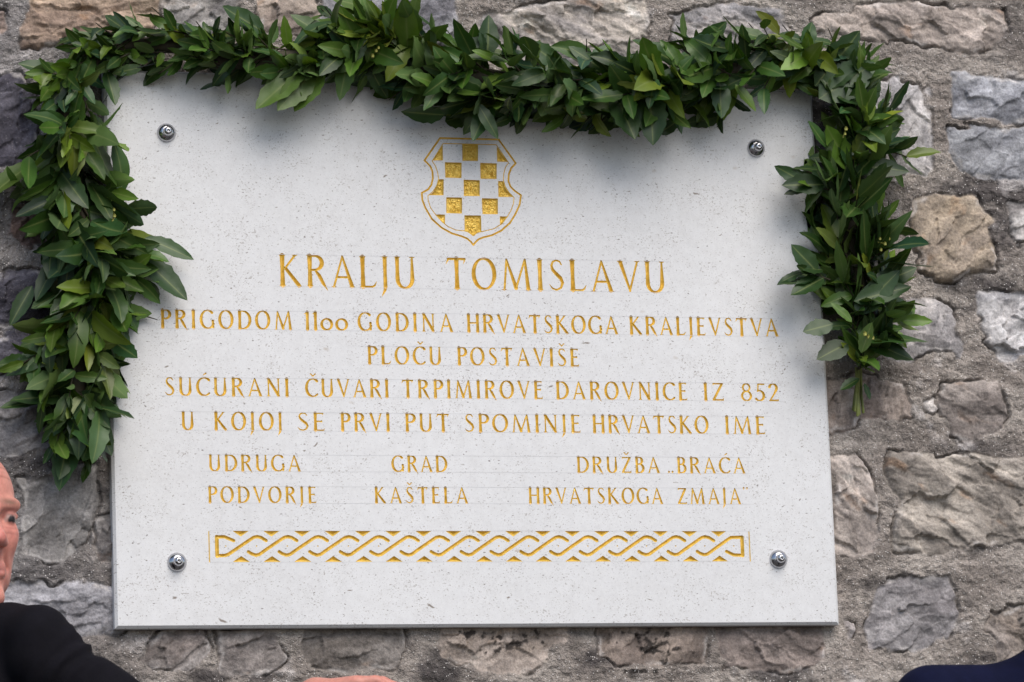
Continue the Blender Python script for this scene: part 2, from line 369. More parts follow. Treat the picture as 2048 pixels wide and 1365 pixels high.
def wall_field(X, Z):
    sh = X.shape
    wx = X+0.010*fbm(X*14, Z*14, 4, 1)+0.0045*fbm(X*70, Z*70, 3, 3)
    wz = Z+0.010*fbm(X*14, Z*14, 4, 21)+0.0045*fbm(X*70, Z*70, 3, 23)
    best = np.full(sh, 0.05); sid = np.full(sh, -1)
    for i, s in enumerate(SLIST):
        lo = s['poly'].min(0)-.06; hi = s['poly'].max(0)+.06
        mk = (X > lo[0]) & (X < hi[0]) & (Z > lo[1]) & (Z < hi[1])
        if not mk.any(): continue
        d = poly_sdf(wx[mk], wz[mk], s['poly'])-.0025
        b = best[mk]; ii = sid[mk]; up = d < b
        b[up] = d[up]; ii[up] = i; best[mk] = b; sid[mk] = ii
    f_c = fbm(X*9, Z*9, 3, 41)
    grit = fbm(X*60, Z*60, 4, 45, .65)
    trow = fbm(X*20+Z*6, Z*55, 4, 47)               # trowel drag in the mortar
    h = 0.0075*f_c+0.0042*grit+0.0030*trow+0.0018*fbm(X*190, Z*190, 2, 49)+0.005
    # mortar slumps over stone feet
    mc = np.array(lin((154,146,139))); md = np.array(lin((127,119,113))); mlft = np.array(lin((128,125,126)))
    t = sst(-.35, .35, fbm(X*7, Z*11, 4, 51)+.15*grit)[..., None]
    col = mc*(1-t)+md*t
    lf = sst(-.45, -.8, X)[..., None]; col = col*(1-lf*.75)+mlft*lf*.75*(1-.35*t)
    # weathered dark patches and lime bloom
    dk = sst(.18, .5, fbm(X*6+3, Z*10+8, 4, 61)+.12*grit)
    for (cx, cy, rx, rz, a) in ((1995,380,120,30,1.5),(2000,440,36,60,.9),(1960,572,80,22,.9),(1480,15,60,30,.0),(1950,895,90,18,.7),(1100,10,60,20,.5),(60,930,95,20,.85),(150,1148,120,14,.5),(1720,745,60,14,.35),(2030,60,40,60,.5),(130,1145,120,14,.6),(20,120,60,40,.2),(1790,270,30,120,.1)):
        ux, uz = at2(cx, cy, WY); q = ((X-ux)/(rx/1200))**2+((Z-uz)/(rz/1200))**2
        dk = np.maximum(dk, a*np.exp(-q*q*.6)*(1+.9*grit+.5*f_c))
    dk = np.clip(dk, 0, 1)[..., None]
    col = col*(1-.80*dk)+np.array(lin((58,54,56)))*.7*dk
    wh = sst(.22, .55, fbm(X*11+9, Z*13, 4, 71)+.2*grit)[..., None]*.55
    col = col*(1-wh)+np.array(lin((196,190,188)))*wh
    mort = np.ones(sh)
    for i in np.unique(sid[sid >= 0]):
        s = SLIST[i]; mk = (sid == i) & (best < .02)
        x, z, d = X[mk], Z[mk], best[mk]
        c, sn = math.cos(s['ang']), math.sin(s['ang']); u = c*x+sn*z; v = -sn*x+c*z; sd_ = s['seed']
        edge = 1-np.exp(np.minimum(d, 0)/.0055)
        pl = np.full(x.shape, 9.0)
        for (o, g, k) in s['pl']:
            pl = np.minimum(pl, k+((x-o[0])*g[0]+(z-o[1])*g[1])/s['rel'])
        pl = np.clip(pl, .1, 1.3)
        fx_ = x+.012*fbm(x*22, z*22, 3, sd_+51)+.003*fbm(x*110, z*110, 2, sd_+53); fz_ = z+.012*fbm(x*22, z*22, 3, sd_+55)+.003*fbm(x*110, z*110, 2, sd_+57)
        bd = np.full(x.shape, 9.0); bi = np.zeros(x.shape, int)
        for j, (a_, b_) in enumerate(s['fs']):
            dj = c*(fx_-a_)+sn*(fz_-b_), -sn*(fx_-a_)+c*(fz_-b_); dj = dj[0]**2*.45+dj[1]**2*1.5; up = dj < bd; bd[up] = dj[up]; bi[up] = j
        fac = s['fo'][bi]+(x-s['fs'][bi, 0])*s['fg'][bi, 0]+(z-s['fs'][bi, 1])*s['fg'][bi, 1]
        fac = np.clip(fac, -.009, .009)*(.55+.45*min(1, s['stk']))
        wu = u+.02*fbm(u*8, v*8, 2, sd_)
        rg = ridged(wu*7, v*22+.8*fbm(u*10, v*10, 2, sd_+4), 5, sd_+9)
        lump = fbm(u*16, v*22, 4, sd_+13)
        step = sst(-.05, .08, fbm(u*6, v*14, 3, sd_+17))-.5    # conchoidal steps
        hs = s['rel']*(.25+.75*pl)*edge+edge*(.0058*s['stk']*(rg-.4)+.0060*lump+.0040*step*s['stk']+fac)+.0012*fbm(x*70, z*70, 3, sd_+19)+.0012*(ridged(x*38+.3*lump, z*48, 3, sd_+21)-.4)
        d = d+.013*sst(.06, .34, fbm(x*9+5, z*9, 4, 87))
        m = sst(.0022, -.0032, d)
        t2 = np.clip(sst(-.4, .4, fbm(u*7, v*20, 5, sd_+23)+.25*(rg-.4)), 0, 1)[:, None]
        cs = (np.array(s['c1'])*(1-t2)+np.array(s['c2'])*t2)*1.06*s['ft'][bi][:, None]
        gl = (cs@np.array([.25,.6,.15]))[:, None]; cs = cs*.62+gl*np.array([1.03, 1.0, .985])*.38
        rust = sst(.25, .5, fbm(u*12, v*22, 4, sd_+29))[:, None]*.35*np.clip(s['stk'], 0, 1)
        if s['c1'][0] > s['c1'][2]*1.2: cs = cs*(1-rust)+np.array(lin((160,112,62)))*rust
        blo = sst(.12, .42, fbm(x*14, z*14, 5, sd_+31)+.25*fbm(x*70,z*70,3,sd_+33))[:, None]*.45
        cs = cs*(1-blo)+np.minimum(cs*1.5+.02, .62)*blo
        rim = (np.exp(-((d+.005)/.0035)**2)*sst(.0, .3, fbm(x*18, z*18, 3, sd_+37)))[:, None]*.55   # lime left on arrises
        cs = cs*(1-rim)+np.array(lin((198,192,188)))*rim
        crk = np.exp(-((d-.0012)/.0020)**2)*sst(-.18, .25, fbm(x*12, z*12, 3, 83))
        h[mk] = h[mk]*(1-m)+hs*m-.0095*crk
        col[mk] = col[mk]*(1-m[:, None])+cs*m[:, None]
        mort[mk] = 1-m
        dd = (crk*.5*(1-m))[:, None]; col[mk] = col[mk]*(1-dd)+np.array(lin((70,66,66)))*dd
    # black lichen on two stones under the plaque
    for (cx, cy, rx, rz, sd_) in ((950,1272,55,12,91),(1015,1290,50,18,93),(1065,1275,30,16,95),(1310,1290,55,40,97),(1280,1345,60,10,99)):
        ux, uz = at2(cx, cy, WY); q = ((X-ux)/(rx/1200))**2+((Z-uz)/(rz/1200))**2
        k = (sst(.05, .25, fbm(X*55, Z*70, 4, sd_)+.55*np.exp(-q)-.38)*(q < 2.2))[..., None]*.9
        col = col*(1-k)+np.array(lin((42,38,36)))*k
    beh = (np.abs(X) < .602) & (np.abs(Z) < PH/2+.002)
    h = np.where(beh, np.minimum(h, .001), np.minimum(h, .045))
    return h, np.clip(col, .01, .8), mort
def grid_mesh(name, xs, zs, hole=None, back=0.0):
    X, Z = np.meshgrid(xs, zs)
    h, col, mort = wall_field(X, Z)
    V = np.stack([X, WY-h+back, Z], -1).reshape(-1, 3)
    nx, nz = len(xs), len(zs)
    i = np.arange(nx*nz).reshape(nz, nx)
    F = np.stack([i[:-1, :-1], i[:-1, 1:], i[1:, 1:], i[1:, :-1]], -1).reshape(-1, 4)
    return V, F, col.reshape(-1, 3), mort.ravel()
def build_wall():
    fx = np.arange(-1.06, 1.12, .0018); fz = np.arange(-.68, .70, .0018)
    V, F, C, Mo = grid_mesh('w', fx, fz)
    # drop what lies well behind the slab
    cx = V[F].mean(1); keep = ~((np.abs(cx[:, 0]) < .56) & (np.abs(cx[:, 2]) < .40)); F = F[keep]
    gx = np.arange(-2.6, 2.6, .008); gz = np.arange(-2.1, 1.9, .008)
    V2, F2, C2, M2 = grid_mesh('w2', gx, gz, back=.0003)
    c2 = V2[F2].mean(1); F2 = F2[~((c2[:, 0] > fx[0]+.009) & (c2[:, 0] < fx[-1]-.009) & (c2[:, 2] > fz[0]+.009) & (c2[:, 2] < fz[-1]-.009))]
    V = np.concatenate([V, V2]); n = len(C)
    F = np.concatenate([F, F2+n]); C = np.concatenate([C, C2]); Mo = np.concatenate([Mo, M2])
    # solid back and top of the wall
    used = np.zeros(len(V), bool); used[F.ravel()] = True
    mp = np.cumsum(used)-1; V = V[used]; C = C[used]; Mo = Mo[used]; F = mp[F]
    bv = np.array([(-2.6,.03,-2.1),(2.6,.03,-2.1),(2.6,.03,1.9),(-2.6,.03,1.9),(-2.6,.5,-2.1),(2.6,.5,-2.1),(2.6,.5,1.9),(-2.6,.5,1.9)])
    bf = np.array([(4,7,6,5),(3,2,6,7),(0,3,7,4),(1,5,6,2)])+len(V)
    V = np.concatenate([V, bv]); F = np.concatenate([F, bf]); C = np.concatenate([C, np.full((8,3),.25)]); Mo = np.concatenate([Mo, np.ones(8)])
    me = mesh_np('stone_wall', V, faces=F, smooth=True)
    set_attr(me, 'tint', C); set_attr(me, 'mortar', Mo, 'FLOAT')
    o = obj('stone_wall', me, M_WALL)
    tag(o, 'weathered rubble wall of grey and tan stones set in rough mortar behind the plaque', 'wall')
build_wall()

gm = N('paving'); gc = gm.obj()
gm.set(Base_Color=gm.mix(gm.noise(gc, 8, 5), (0.05, 0.048, 0.045), (0.085, 0.08, 0.075)), Roughness=0.9)
gm.bump(gm.noise(gc, 90, 5), 0.5, 0.004)
GZ = -2.08
g = mesh_np('ground', [(-60,-80,GZ),(60,-80,GZ),(60,40,GZ),(-60,40,GZ)], faces=[(0,1,2,3)])
tag(obj('ground', g, gm.m), kind='structure')

# ------------------------------------------------------------------ carved lettering: stroke glyphs -> distance field -> V-cut grooves
TK, TN, SF = .066, .034, .09
def L(x0, y0, x1, y1, a=TK, b=None): return [((x0, y0), a), ((x1, y1), a if b is None else b)]
def ARC(cx, cy, rx, ry, a0, a1, n=16, tk=TK, tn=TN, tilt=0.0):
    o = []
    for i in range(n+1):
        a = math.radians(a0+(a1-a0)*i/n)
        o.append(((cx+rx*math.cos(a), cy+ry*math.sin(a)), tn+(tk-tn)*abs(math.cos(a+tilt))**1.4))
    return o
def SER(x, y, s=SF): return [((x-s, y), .012), ((x, y), .030), ((x+s, y), .012)]
def PATH(pts, ws): return [(p, w_) for p, w_ in zip(pts, ws)]
def stem(x, y0=.03, y1=.97, w_=TK, bot=True, top=True):
    o = [[((x, y0), w_*1.12), ((x, .5*(y0+y1)), w_*.88), ((x, y1), w_*1.12)]]
    if bot: o.append(SER(x, y0-.01))
    if top: o.append(SER(x, y1+.01))
    return o
TI = .25
GL = {}
GL['I'] = (stem(.1), .2)
GL['K'] = (stem(.1)+[L(.50,.97,.19,.57,TN), L(.20,.57,.62,.02,.05,.062), SER(.50,.985,.08), SER(.64,.0,.07)], .70)
GL['P'] = (stem(.1)+[L(.1,.975,.25,.975,TN)+ARC(.25,.745,.24,.235,90,-90,14)+L(.25,.51,.12,.50,TN)], .50)
GL['R'] = (stem(.1)+[L(.1,.975,.25,.975,TN)+ARC(.25,.755,.24,.225,90,-90,14)+L(.25,.53,.12,.53,TN), PATH([(.27,.52),(.40,.34),(.52,.10),(.66,-.12)],[.03,.058,.052,.008])], .62)
GL['A'] = ([L(.07,.03,.35,.97,TN,.03), L(.345,.99,.64,.03,.03,.062), L(.16,.31,.54,.31,TN), SER(.06,.0,.08), SER(.65,.0,.09)], .72)
GL['L'] = (stem(.1)+[PATH([(.1,.02),(.40,.02),(.47,.06),(.54,.19)],[TN,TN,.03,.008])], .52)
GL['J'] = ([[((.12,.97),.066),((.12,.5),.055),((.12,.02),.062)], SER(.12,.985), PATH([(.13,.05),(.10,-.08),(.0,-.28)],[.058,.045,.008])], .24)
GL['U'] = ([[((.1,.97),.064),((.1,.6),.055)]+[p for p in ARC(.34,.30,.24,.30,180,360,16)]+[((.58,.97),.03)], SER(.1,.985), SER(.58,.985,.075)], .68)
GL['T'] = (stem(.33, top=False)+[L(.06,.96,.60,.96,TN+.004), PATH([(.07,.96),(.03,.88),(-.02,.78)],[.03,.022,.006]), PATH([(.60,.96),(.59,.90),(.55,.80)],[.028,.02,.006])], .64)
GL['O'] = ([ARC(.38,.5,.34,.49,0,360,34,tilt=-TI)], .76)
GL['M'] = ([L(.08,.03,.17,.97,TN), L(.165,.99,.46,.06,.03,.062), L(.46,.05,.77,.97,TN), L(.775,.99,.86,.03,.035,.064), SER(.07,.0,.08), SER(.87,.0,.09)], .96)
GL['S'] = ([PATH([(.42,.84),(.36,.94),(.25,.98),(.14,.93),(.09,.80),(.13,.66),(.25,.53),(.38,.40),(.44,.25),(.38,.09),(.24,.02),(.11,.06),(.0,.20)],
                 [.02,.028,.028,.032,.038,.05,.06,.06,.046,.034,.028,.028,.008])], .48)
GL['V'] = ([L(.06,.97,.36,.03,.062,.035), L(.35,.02,.62,.97,TN), SER(.05,.985,.09), SER(.62,.985,.075)], .66)
GL['G'] = ([ARC(.40,.5,.36,.49,48,330,26,tilt=-TI), stem(.68,.08,.42,.05,bot=False)[0], SER(.68,.43,.08), PATH([(.62,.86),(.64,.80)],[.028,.012])], .74)
GL['C'] = ([ARC(.40,.5,.36,.49,48,312,26,tilt=-TI)], .64)
GL['D'] = (stem(.1)+[L(.1,.975,.26,.975,TN)+ARC(.26,.495,.40,.48,90,-90,20)+L(.26,.015,.1,.02,TN)], .70)
GL['H'] = (stem(.1)+stem(.60)+[L(.1,.51,.60,.51,TN)], .70)
GL['E'] = (stem(.1)+[L(.1,.97,.42,.97,TN), L(.1,.52,.37,.52,TN), L(.1,.02,.44,.02,TN), PATH([(.42,.97),(.42,.86)],[.026,.008]), PATH([(.44,.02),(.49,.14)],[.026,.008]), PATH([(.37,.58),(.37,.46)],[.014,.014])], .50)
GL['N'] = (stem(.1,w_=.034)+stem(.62,w_=.034,bot=False)+[L(.1,.97,.62,.03,.062)], .72)
GL['B'] = (stem(.1)+[L(.1,.975,.24,.975,TN)+ARC(.24,.76,.19,.215,90,-90,12)+L(.24,.545,.1,.54,TN), L(.1,.54,.26,.54,TN)+ARC(.26,.28,.24,.265,90,-90,14)+L(.26,.015,.1,.02,TN)], .54)
GL['Z'] = ([L(.08,.96,.54,.96,TN+.004), L(.52,.94,.08,.05,.056), L(.06,.03,.56,.03,TN+.004), PATH([(.08,.96),(.07,.84)],[.028,.008]), PATH([(.56,.03),(.59,.16)],[.028,.008])], .60)
GL['1'] = (stem(.16, top=False)+[PATH([(.16,.98),(.10,.94),(.0,.86)],[.05,.03,.01])], .28)
GL['0'] = ([ARC(.33,.315,.28,.30,0,360,26,tilt=-TI)], .66)
GL['8'] = ([ARC(.27,.755,.19,.215,0,360,22,tk=.046), ARC(.27,.275,.25,.265,0,360,24,tk=.054)], .56)
GL['5'] = ([L(.14,.96,.46,.96,TN+.006), L(.14,.96,.11,.56,TN), ARC(.19,.30,.25,.285,112,-140,18)], .50)
GL['2'] = ([ARC(.23,.74,.20,.235,165,-25,14)+[((.30,.42),.045),((.05,.04),.03)], L(.04,.03,.48,.03,TN+.008), PATH([(.48,.03),(.52,.13)],[.028,.008])], .54)
def car(x): return [PATH([(x-.12,1.25),(x,1.14)],[.022,.03]), PATH([(x+.12,1.25),(x,1.14)],[.018,.03]), SER(x-.12,1.26,.05), SER(x+.12,1.26,.05)]
def acu(x): return [PATH([(x-.05,1.15),(x+.07,1.24)],[.02,.035])]
GL['Č'] = (GL['C'][0]+car(.42), GL['C'][1]); GL['Ć'] = (GL['C'][0]+acu(.42), GL['C'][1])
GL['Š'] = (GL['S'][0]+car(.26), GL['S'][1]); GL['Ž'] = (GL['Z'][0]+car(.32), GL['Z'][1])
GL['„'] = ([L(.08,.07,.06,.03,.055,.03), L(.30,.07,.28,.03,.055,.03)], .36)
GL['”'] = ([L(.0,1.02,-.01,.95,.05,.03), L(.22,1.02,.21,.95,.05,.03)], .24)

def word_strokes(txt, xl, xr, zb, s, wt=1.0):
    ws = [GL[ch][1] for ch in txt]
    gap = ((xr-xl)/s-sum(ws))/max(1, len(txt)-1) if len(txt) > 1 else 0
    sx = 1.0
    if gap < -.02 or gap > .30:                    # squeeze or stretch a little instead of piling up the gaps
        g2 = min(max(gap, .02), .26); sx = ((xr-xl)/s-g2*(len(txt)-1))/sum(ws); gap = g2
    x = 0; out = []
    for ch, w_ in zip(txt, ws):
        for st in GL[ch][0]:
            out.append([((xl+s*(x+p[0]*sx), zb+s*p[1]), r*s*wt) for p, r in st])
        x += w_*sx+gap
    return out
# (word, left px, right px, baseline y px at its middle) per line; cap heights in px
LINES = [
 (62.0, [('KRALJU',559.5,831.5,575.2),('TOMISLAVU',894.5,1331,581.2)]),
 (36.0, [('PRIGODOM',322,584.5,657.6),('1100',609.5,695.5,660.6),('GODINA',717,906,662.6),('HRVATSKOGA',934.5,1236,667.2),('KRALJEVSTVA',1260,1556.5,671.0)]),
 (35.5, [('PLOČU',736,883,729.6),('POSTAVIŠE',915.5,1158.5,731.6)]),
 (35.5, [('SUĆURANI',330,578,792),('ČUVARI',612,777.5,794.4),('TRPIMIROVE',804.7,1086,797.2),('DAROVNICE',1113,1375,799.5),('IZ',1408,1448,801.4),('852',1484,1558,802)]),
 (35.5, [('U',363.5,394,860.2),('KOJOJ',429,565,861),('SE',595,650,862),('PRVI',682,780,862.6),('PUT',811,898.5,863.4),('SPOMINJE',929.7,1161.7,864.8),('HRVATSKO',1186,1416.5,866.6),('IME',1451,1531,867.6)]),
 (32.0, [('UDRUGA',418,601.5,943.2),('GRAD',784.4,894,944),('DRUŽBA',1154.6,1319.6,945.7),('„BRAĆA',1335.5,1490.5,946.4)]),
 (32.0, [('PODVORJE',417,633,1007),('KAŠTELA',750,936,1007.2),('HRVATSKOGA',1058,1326,1007.2),('ZMAJA”',1355.7,1496,1007.4)]),
]
HG = .00075                                   # fine grid spacing
def seg_field(X, Z, strokes):
    D = np.full(X.shape, .05)
    for st in strokes:
        for (p, r0), (q, r1) in zip(st[:-1], st[1:]):
            rm = max(r0, r1)+.006
            lo = (min(p[0], q[0])-rm, min(p[1], q[1])-rm); hi = (max(p[0], q[0])+rm, max(p[1], q[1])+rm)
            i0, i1 = np.searchsorted(X[0], [lo[0], hi[0]]); j0, j1 = np.searchsorted(Z[:, 0], [lo[1], hi[1]])
            if i1 <= i0 or j1 <= j0: continue
            x = X[j0:j1, i0:i1]; z = Z[j0:j1, i0:i1]
            ex, ez = q[0]-p[0], q[1]-p[1]
            t = np.clip(((x-p[0])*ex+(z-p[1])*ez)/(ex*ex+ez*ez+1e-14), 0, 1)
            d = np.hypot(x-p[0]-ex*t, z-p[1]-ez*t)-(r0+(r1-r0)*t)
            D[j0:j1, i0:i1] = np.minimum(D[j0:j1, i0:i1], d)
    return D
REG = []            # (x0,x1,z0,z1) rectangles of the front that are carved
SLABV, SLABT, SLABQ = [], [], []
def carve(x0, x1, z0, z1, fieldfn, depthfn, name, parent):
    """carves one rectangle of the slab's face; gives back the gilded groove as an object"""
    B = 12
    nx = int(math.ceil((x1-x0)/(HG*B)))*B; nz = int(math.ceil((z1-z0)/(HG*B)))*B
    xs = np.linspace(x0, x1, nx+1); zs = np.linspace(z0, z1, nz+1)
    X, Z = np.meshgrid(xs, zs); D = fieldfn(X, Z)
    D = np.where(np.abs(D) < 1e-6, 1e-6, D)
    REG.append((xs[0], xs[-1], zs[0], zs[-1]))
    W_ = nx+1; idx = np.arange((nx+1)*(nz+1)).reshape(nz+1, nx+1)
    fl = np.zeros((nz//B, nx//B), bool)
    near = D < HG*2
    for a in range(B+1):
        for b in range(B+1):
            fl |= near[a:a+nz-B+1:B, b:b+nx-B+1:B][:nz//B, :nx//B]
    jb, ib = np.nonzero(~fl)
    q = np.stack([idx[jb*B, ib*B], idx[jb*B, ib*B+B], idx[jb*B+B, ib*B+B], idx[jb*B+B, ib*B]], -1)
    jb, ib = np.nonzero(fl)
    aa, bb = np.meshgrid(np.arange(B), np.arange(B), indexing='ij')
    J = (jb[:, None]*B+aa.ravel()).ravel(); I = (ib[:, None]*B+bb.ravel()).ravel()
    v00, v10, v11, v01 = idx[J, I], idx[J, I+1], idx[J+1, I+1], idx[J+1, I]
    alt = ((I+J) % 2 == 0)
    T = np.concatenate([np.where(alt[:, None], np.stack([v00, v10, v11], -1), np.stack([v00, v10, v01], -1)),
                        np.where(alt[:, None], np.stack([v00, v11, v01], -1), np.stack([v10, v11, v01], -1))])
    d = D.ravel(); xy = np.stack([X.ravel(), Z.ravel()], -1)
    ins = d < 0; k = ins[T].sum(1)
    # split the triangles the outline crosses
    Tm = T[(k == 1) | (k == 2)]; sgn = ins[Tm]; lone = np.where(sgn.sum(1) == 1, sgn.argmax(1), (~sgn).argmax(1))
    r = np.arange(len(Tm)); a = Tm[r, lone]; b = Tm[r, (lone+1) % 3]; c = Tm[r, (lone+2) % 3]
    def cut(p, q_):
        lo, hi = np.minimum(p, q_), np.maximum(p, q_); return lo.astype(np.int64)*len(d)+hi
    ks = np.concatenate([cut(a, b), cut(a, c)]); uk, inv = np.unique(ks, return_inverse=True)
    lo, hi = uk//len(d), uk % len(d); t = (d[lo]/(d[lo]-d[hi]))[:, None]
    nxy = xy[lo]*(1-t)+xy[hi]*t; n0 = len(d)
    ab, ac = n0+inv[:len(a)], n0+inv[len(a):]
    xy = np.concatenate([xy, nxy]); d = np.concatenate([d, np.zeros(len(nxy))])
    one = np.stack([a, ab, ac], -1); two = np.concatenate([np.stack([ab, b, c], -1), np.stack([ab, c, ac], -1)])
    li = ins[a]; l2 = np.concatenate([li, li])
    gold = np.concatenate([T[k == 3], one[li], two[~l2]]); stone = np.concatenate([T[k == 0], one[~li], two[l2]])
    def sub(F, y):
        u, iv = np.unique(F, return_inverse=True)
        return np.stack([xy[u, 0], y[u], xy[u, 1]], -1), iv.reshape(F.shape)
    dep = np.where(d < 0, depthfn(xy[:, 0], xy[:, 1], d), 0.0)
    off = sum(len(v) for v in SLABV)
    V = np.stack([xy[:, 0], np.zeros(len(xy)), xy[:, 1]], -1)
    us = np.unique(np.concatenate([stone.ravel(), q.ravel()])); mp = np.zeros(len(xy), np.int64); mp[us] = np.arange(len(us))
    SLABV.append(V[us]); SLABT.append(mp[stone]+off); SLABQ.append(mp[q]+off)
    gv, gf = sub(gold, dep)
    return obj(name, mesh_np(name, gv, tris=gf), M_GOLD, parent)
def vcut(x, z, d): return np.minimum(-d*1.3, .005)

plaque = empty('memorial_plaque', (0, .022, -PH/2))
tag(plaque, 'pale stone memorial plaque with gold carved lettering, checkered shield and plaited border', 'plaque')
LINES_Z = []
for cap, words in LINES:
    st = []; xsx = []; zb_ = []
    for t, xl, xr, yb in words:
        a, b = at2(xl, yb), at2(xr, yb); zb_.append((.5*(a[1]+b[1]), len(t)))
    zb = sum(z*n for z, n in zb_)/sum(n for z, n in zb_)
    mid = at2(1000, words[0][3]); sc = (at2(1000, words[0][3]-cap)[1]-mid[1])
    for t, xl, xr, yb in words:
        xl_, xr_ = at2(xl, yb)[0], at2(xr, yb)[0]
        xsx += [xl_, xr_]
    LINES_Z.append((min(xsx), max(xsx), zb, sc))
    for t, xl, xr, yb in words:
        xl_, xr_ = at2(xl, yb)[0], at2(xr, yb)[0]
        st = word_strokes(t, xl_, xr_, zb, sc, 1.05 if cap > 50 else 1.28)
        hasacc = any(ch in 'ČĆŠŽ' for ch in t)
        lo = zb-sc*(.31 if any(ch in 'RJ' for ch in t) else .1); pad = .0035
        o = carve(xl_-pad, xr_+pad, lo, zb+sc*(1.33 if hasacc else 1.08), lambda X, Z, s=st: seg_field(X, Z, s), vcut, 'carved_word', plaque)
        o['label'] = 'carved gold word ' + t
# the checkered shield
def E(x, y): return at2(820+x/5.248, 250+y/5.248)
OUT = [(315,140),(930,155),(1110,405),(1062,455),(1037,520),(1032,590),(1055,650),(1100,695),(1165,740),(1150,840),(1110,930),(1050,1030),(960,1110),(860,1160),(770,1182),(720,1202),(690,1230),(665,1262),(640,1230),(600,1195),(540,1170),(440,1140),(330,1080),(230,990),(160,870),(130,790),(123,716),(190,680),(225,630),(240,560),(235,490),(215,440),(180,400),(152,375),(315,140)]
INN = [(348,196),(905,210),(1035,400),(1000,450),(985,510),(980,580),(1000,650),(1040,712),(1092,764),(1085,830),(1060,900),(1025,960),(965,1040),(880,1092),(755,1122),(710,1130),(664,1166),(612,1126),(570,1114),(480,1105),(400,1070),(340,1020),(265,940),(215,870),(190,790),(188,745),(240,702),(280,640),(300,570),(290,500),(265,430),(233,382),(348,196)]
SQ = [[(545,200),(718,205),(716,383),(547,381)],[(362,390),(545,395),(543,562),(368,558)],[(733,397),(913,403),(912,572),(738,570)],[(560,573),(735,580),(735,752),(562,750)],
 [(377,758),(550,762),(548,935),(378,930)],[(750,768),(925,772),(925,942),(758,940)],[(568,947),(748,950),(752,1122),(710,1130),(664,1164),(612,1126),(570,1112)],
 [(345,205),(349,378),(232,378)],[(907,222),(1027,393),(912,390)],[(298,568),(357,570),(355,743),(200,742),(245,705),(280,640)],[(922,588),(978,588),(1000,655),(1040,715),(1085,760),(925,760)],
 [(262,938),(370,940),(370,1045),(310,995)],[(940,958),(1025,960),(985,1015),(942,1055)]]
def emb_field(X, Z):
    s = [[(E(*p), .0016) for p in OUT], [(E(*p), .00075) for p in INN]]
    D = seg_field(X, Z, s)
    for p in SQ:
        poly = np.array([E(*q) for q in p]); D = np.minimum(D, poly_sdf(X, Z, poly)+.0004)
    return D
def emb_depth(x, z, d):
    k = np.minimum(-d*1.4, .0026)
    ch = np.abs(perlin(x*330+1.5*perlin(x*90, z*90, 5), z*130, 3))*.0022+perlin(x*420, z*420, 9)*.0006
    return k+np.where(-d > .0018, ch*sst(.0018, .0032, -d), 0)
e0 = E(100, 1290); e1 = E(1190, 110)
o = carve(e0[0], e1[0], e0[1], e1[1], emb_field, emb_depth, 'coat_of_arms', plaque); o['label'] = 'gold checkered shield carved above the lettering'

# plaited border
tx0, tz0 = at2(482, 1093); tx1, tz1 = at2(1438.3, 1092.5); PR = (tx1-tx0)/16; ZC = .5*(tz0+tz1)
def U(k, pts): return [(tx0+PR*(k+a/225), ZC-PR*(b-192)/225) for a, b in pts]
BW = PR*12.5/225
def border_field(X, Z):
    S = []
    def add(pts, w_=BW): S.append([(p, w_) for p in pts])
    tail = [(-65,232),(-38,214),(75,140),(95,128),(120,123),(150,130),(185,152)]
    head = [(-172,232),(-150,246),(-120,257),(-95,252)]
    add(U(0, [(-175,126),(-120,124),(-52,152)])); add(U(0, [(-175,124),(-175,262)]), BW*1.15); add(U(0, [(-175,261),(-115,258),(-90,248)]+tail))
    for k in range(1, 16): add(U(k, head+[(-80,243)]+tail))
    add(U(16, head+[(-80,243)]+[(-38,214),(75,140),(95,128),(180,126)])); add(U(16, [(180,126),(180,262)]), BW*1.15); add(U(16, [(180,261),(110,258),(55,232)]))
    D = seg_field(X, Z, S)
    for k in range(17):
        for tri in ([(-57,82),(57,82),(0,121)], [(-60,304),(60,304),(0,264)]):
            D = np.minimum(D, poly_sdf(X, Z, np.array(U(k, tri)))-.0003)
    E_ = []
    for k in range(18):
        p = U(k, [(-112,191)])[0]; E_.append([(p, .0011), ((p[0]+.0003, p[1]), .0011)])
    for a in (-232, 237):
        E_.append([(p, .0009) for p in U(0 if a < 0 else 16, [(a, 86), (a, 304)])])
    return np.minimum(D, seg_field(X, Z, E_))
b0 = U(0, [(-250, 325)])[0]; b1 = U(16, [(255, 62)])[0]
o = carve(b0[0], b1[0], b0[1], b1[1], border_field, lambda x, z, d: np.minimum(-d*1.05, .0045), 'plaited_border', plaque); o['label'] = 'gold plait carved along the foot of the plaque'

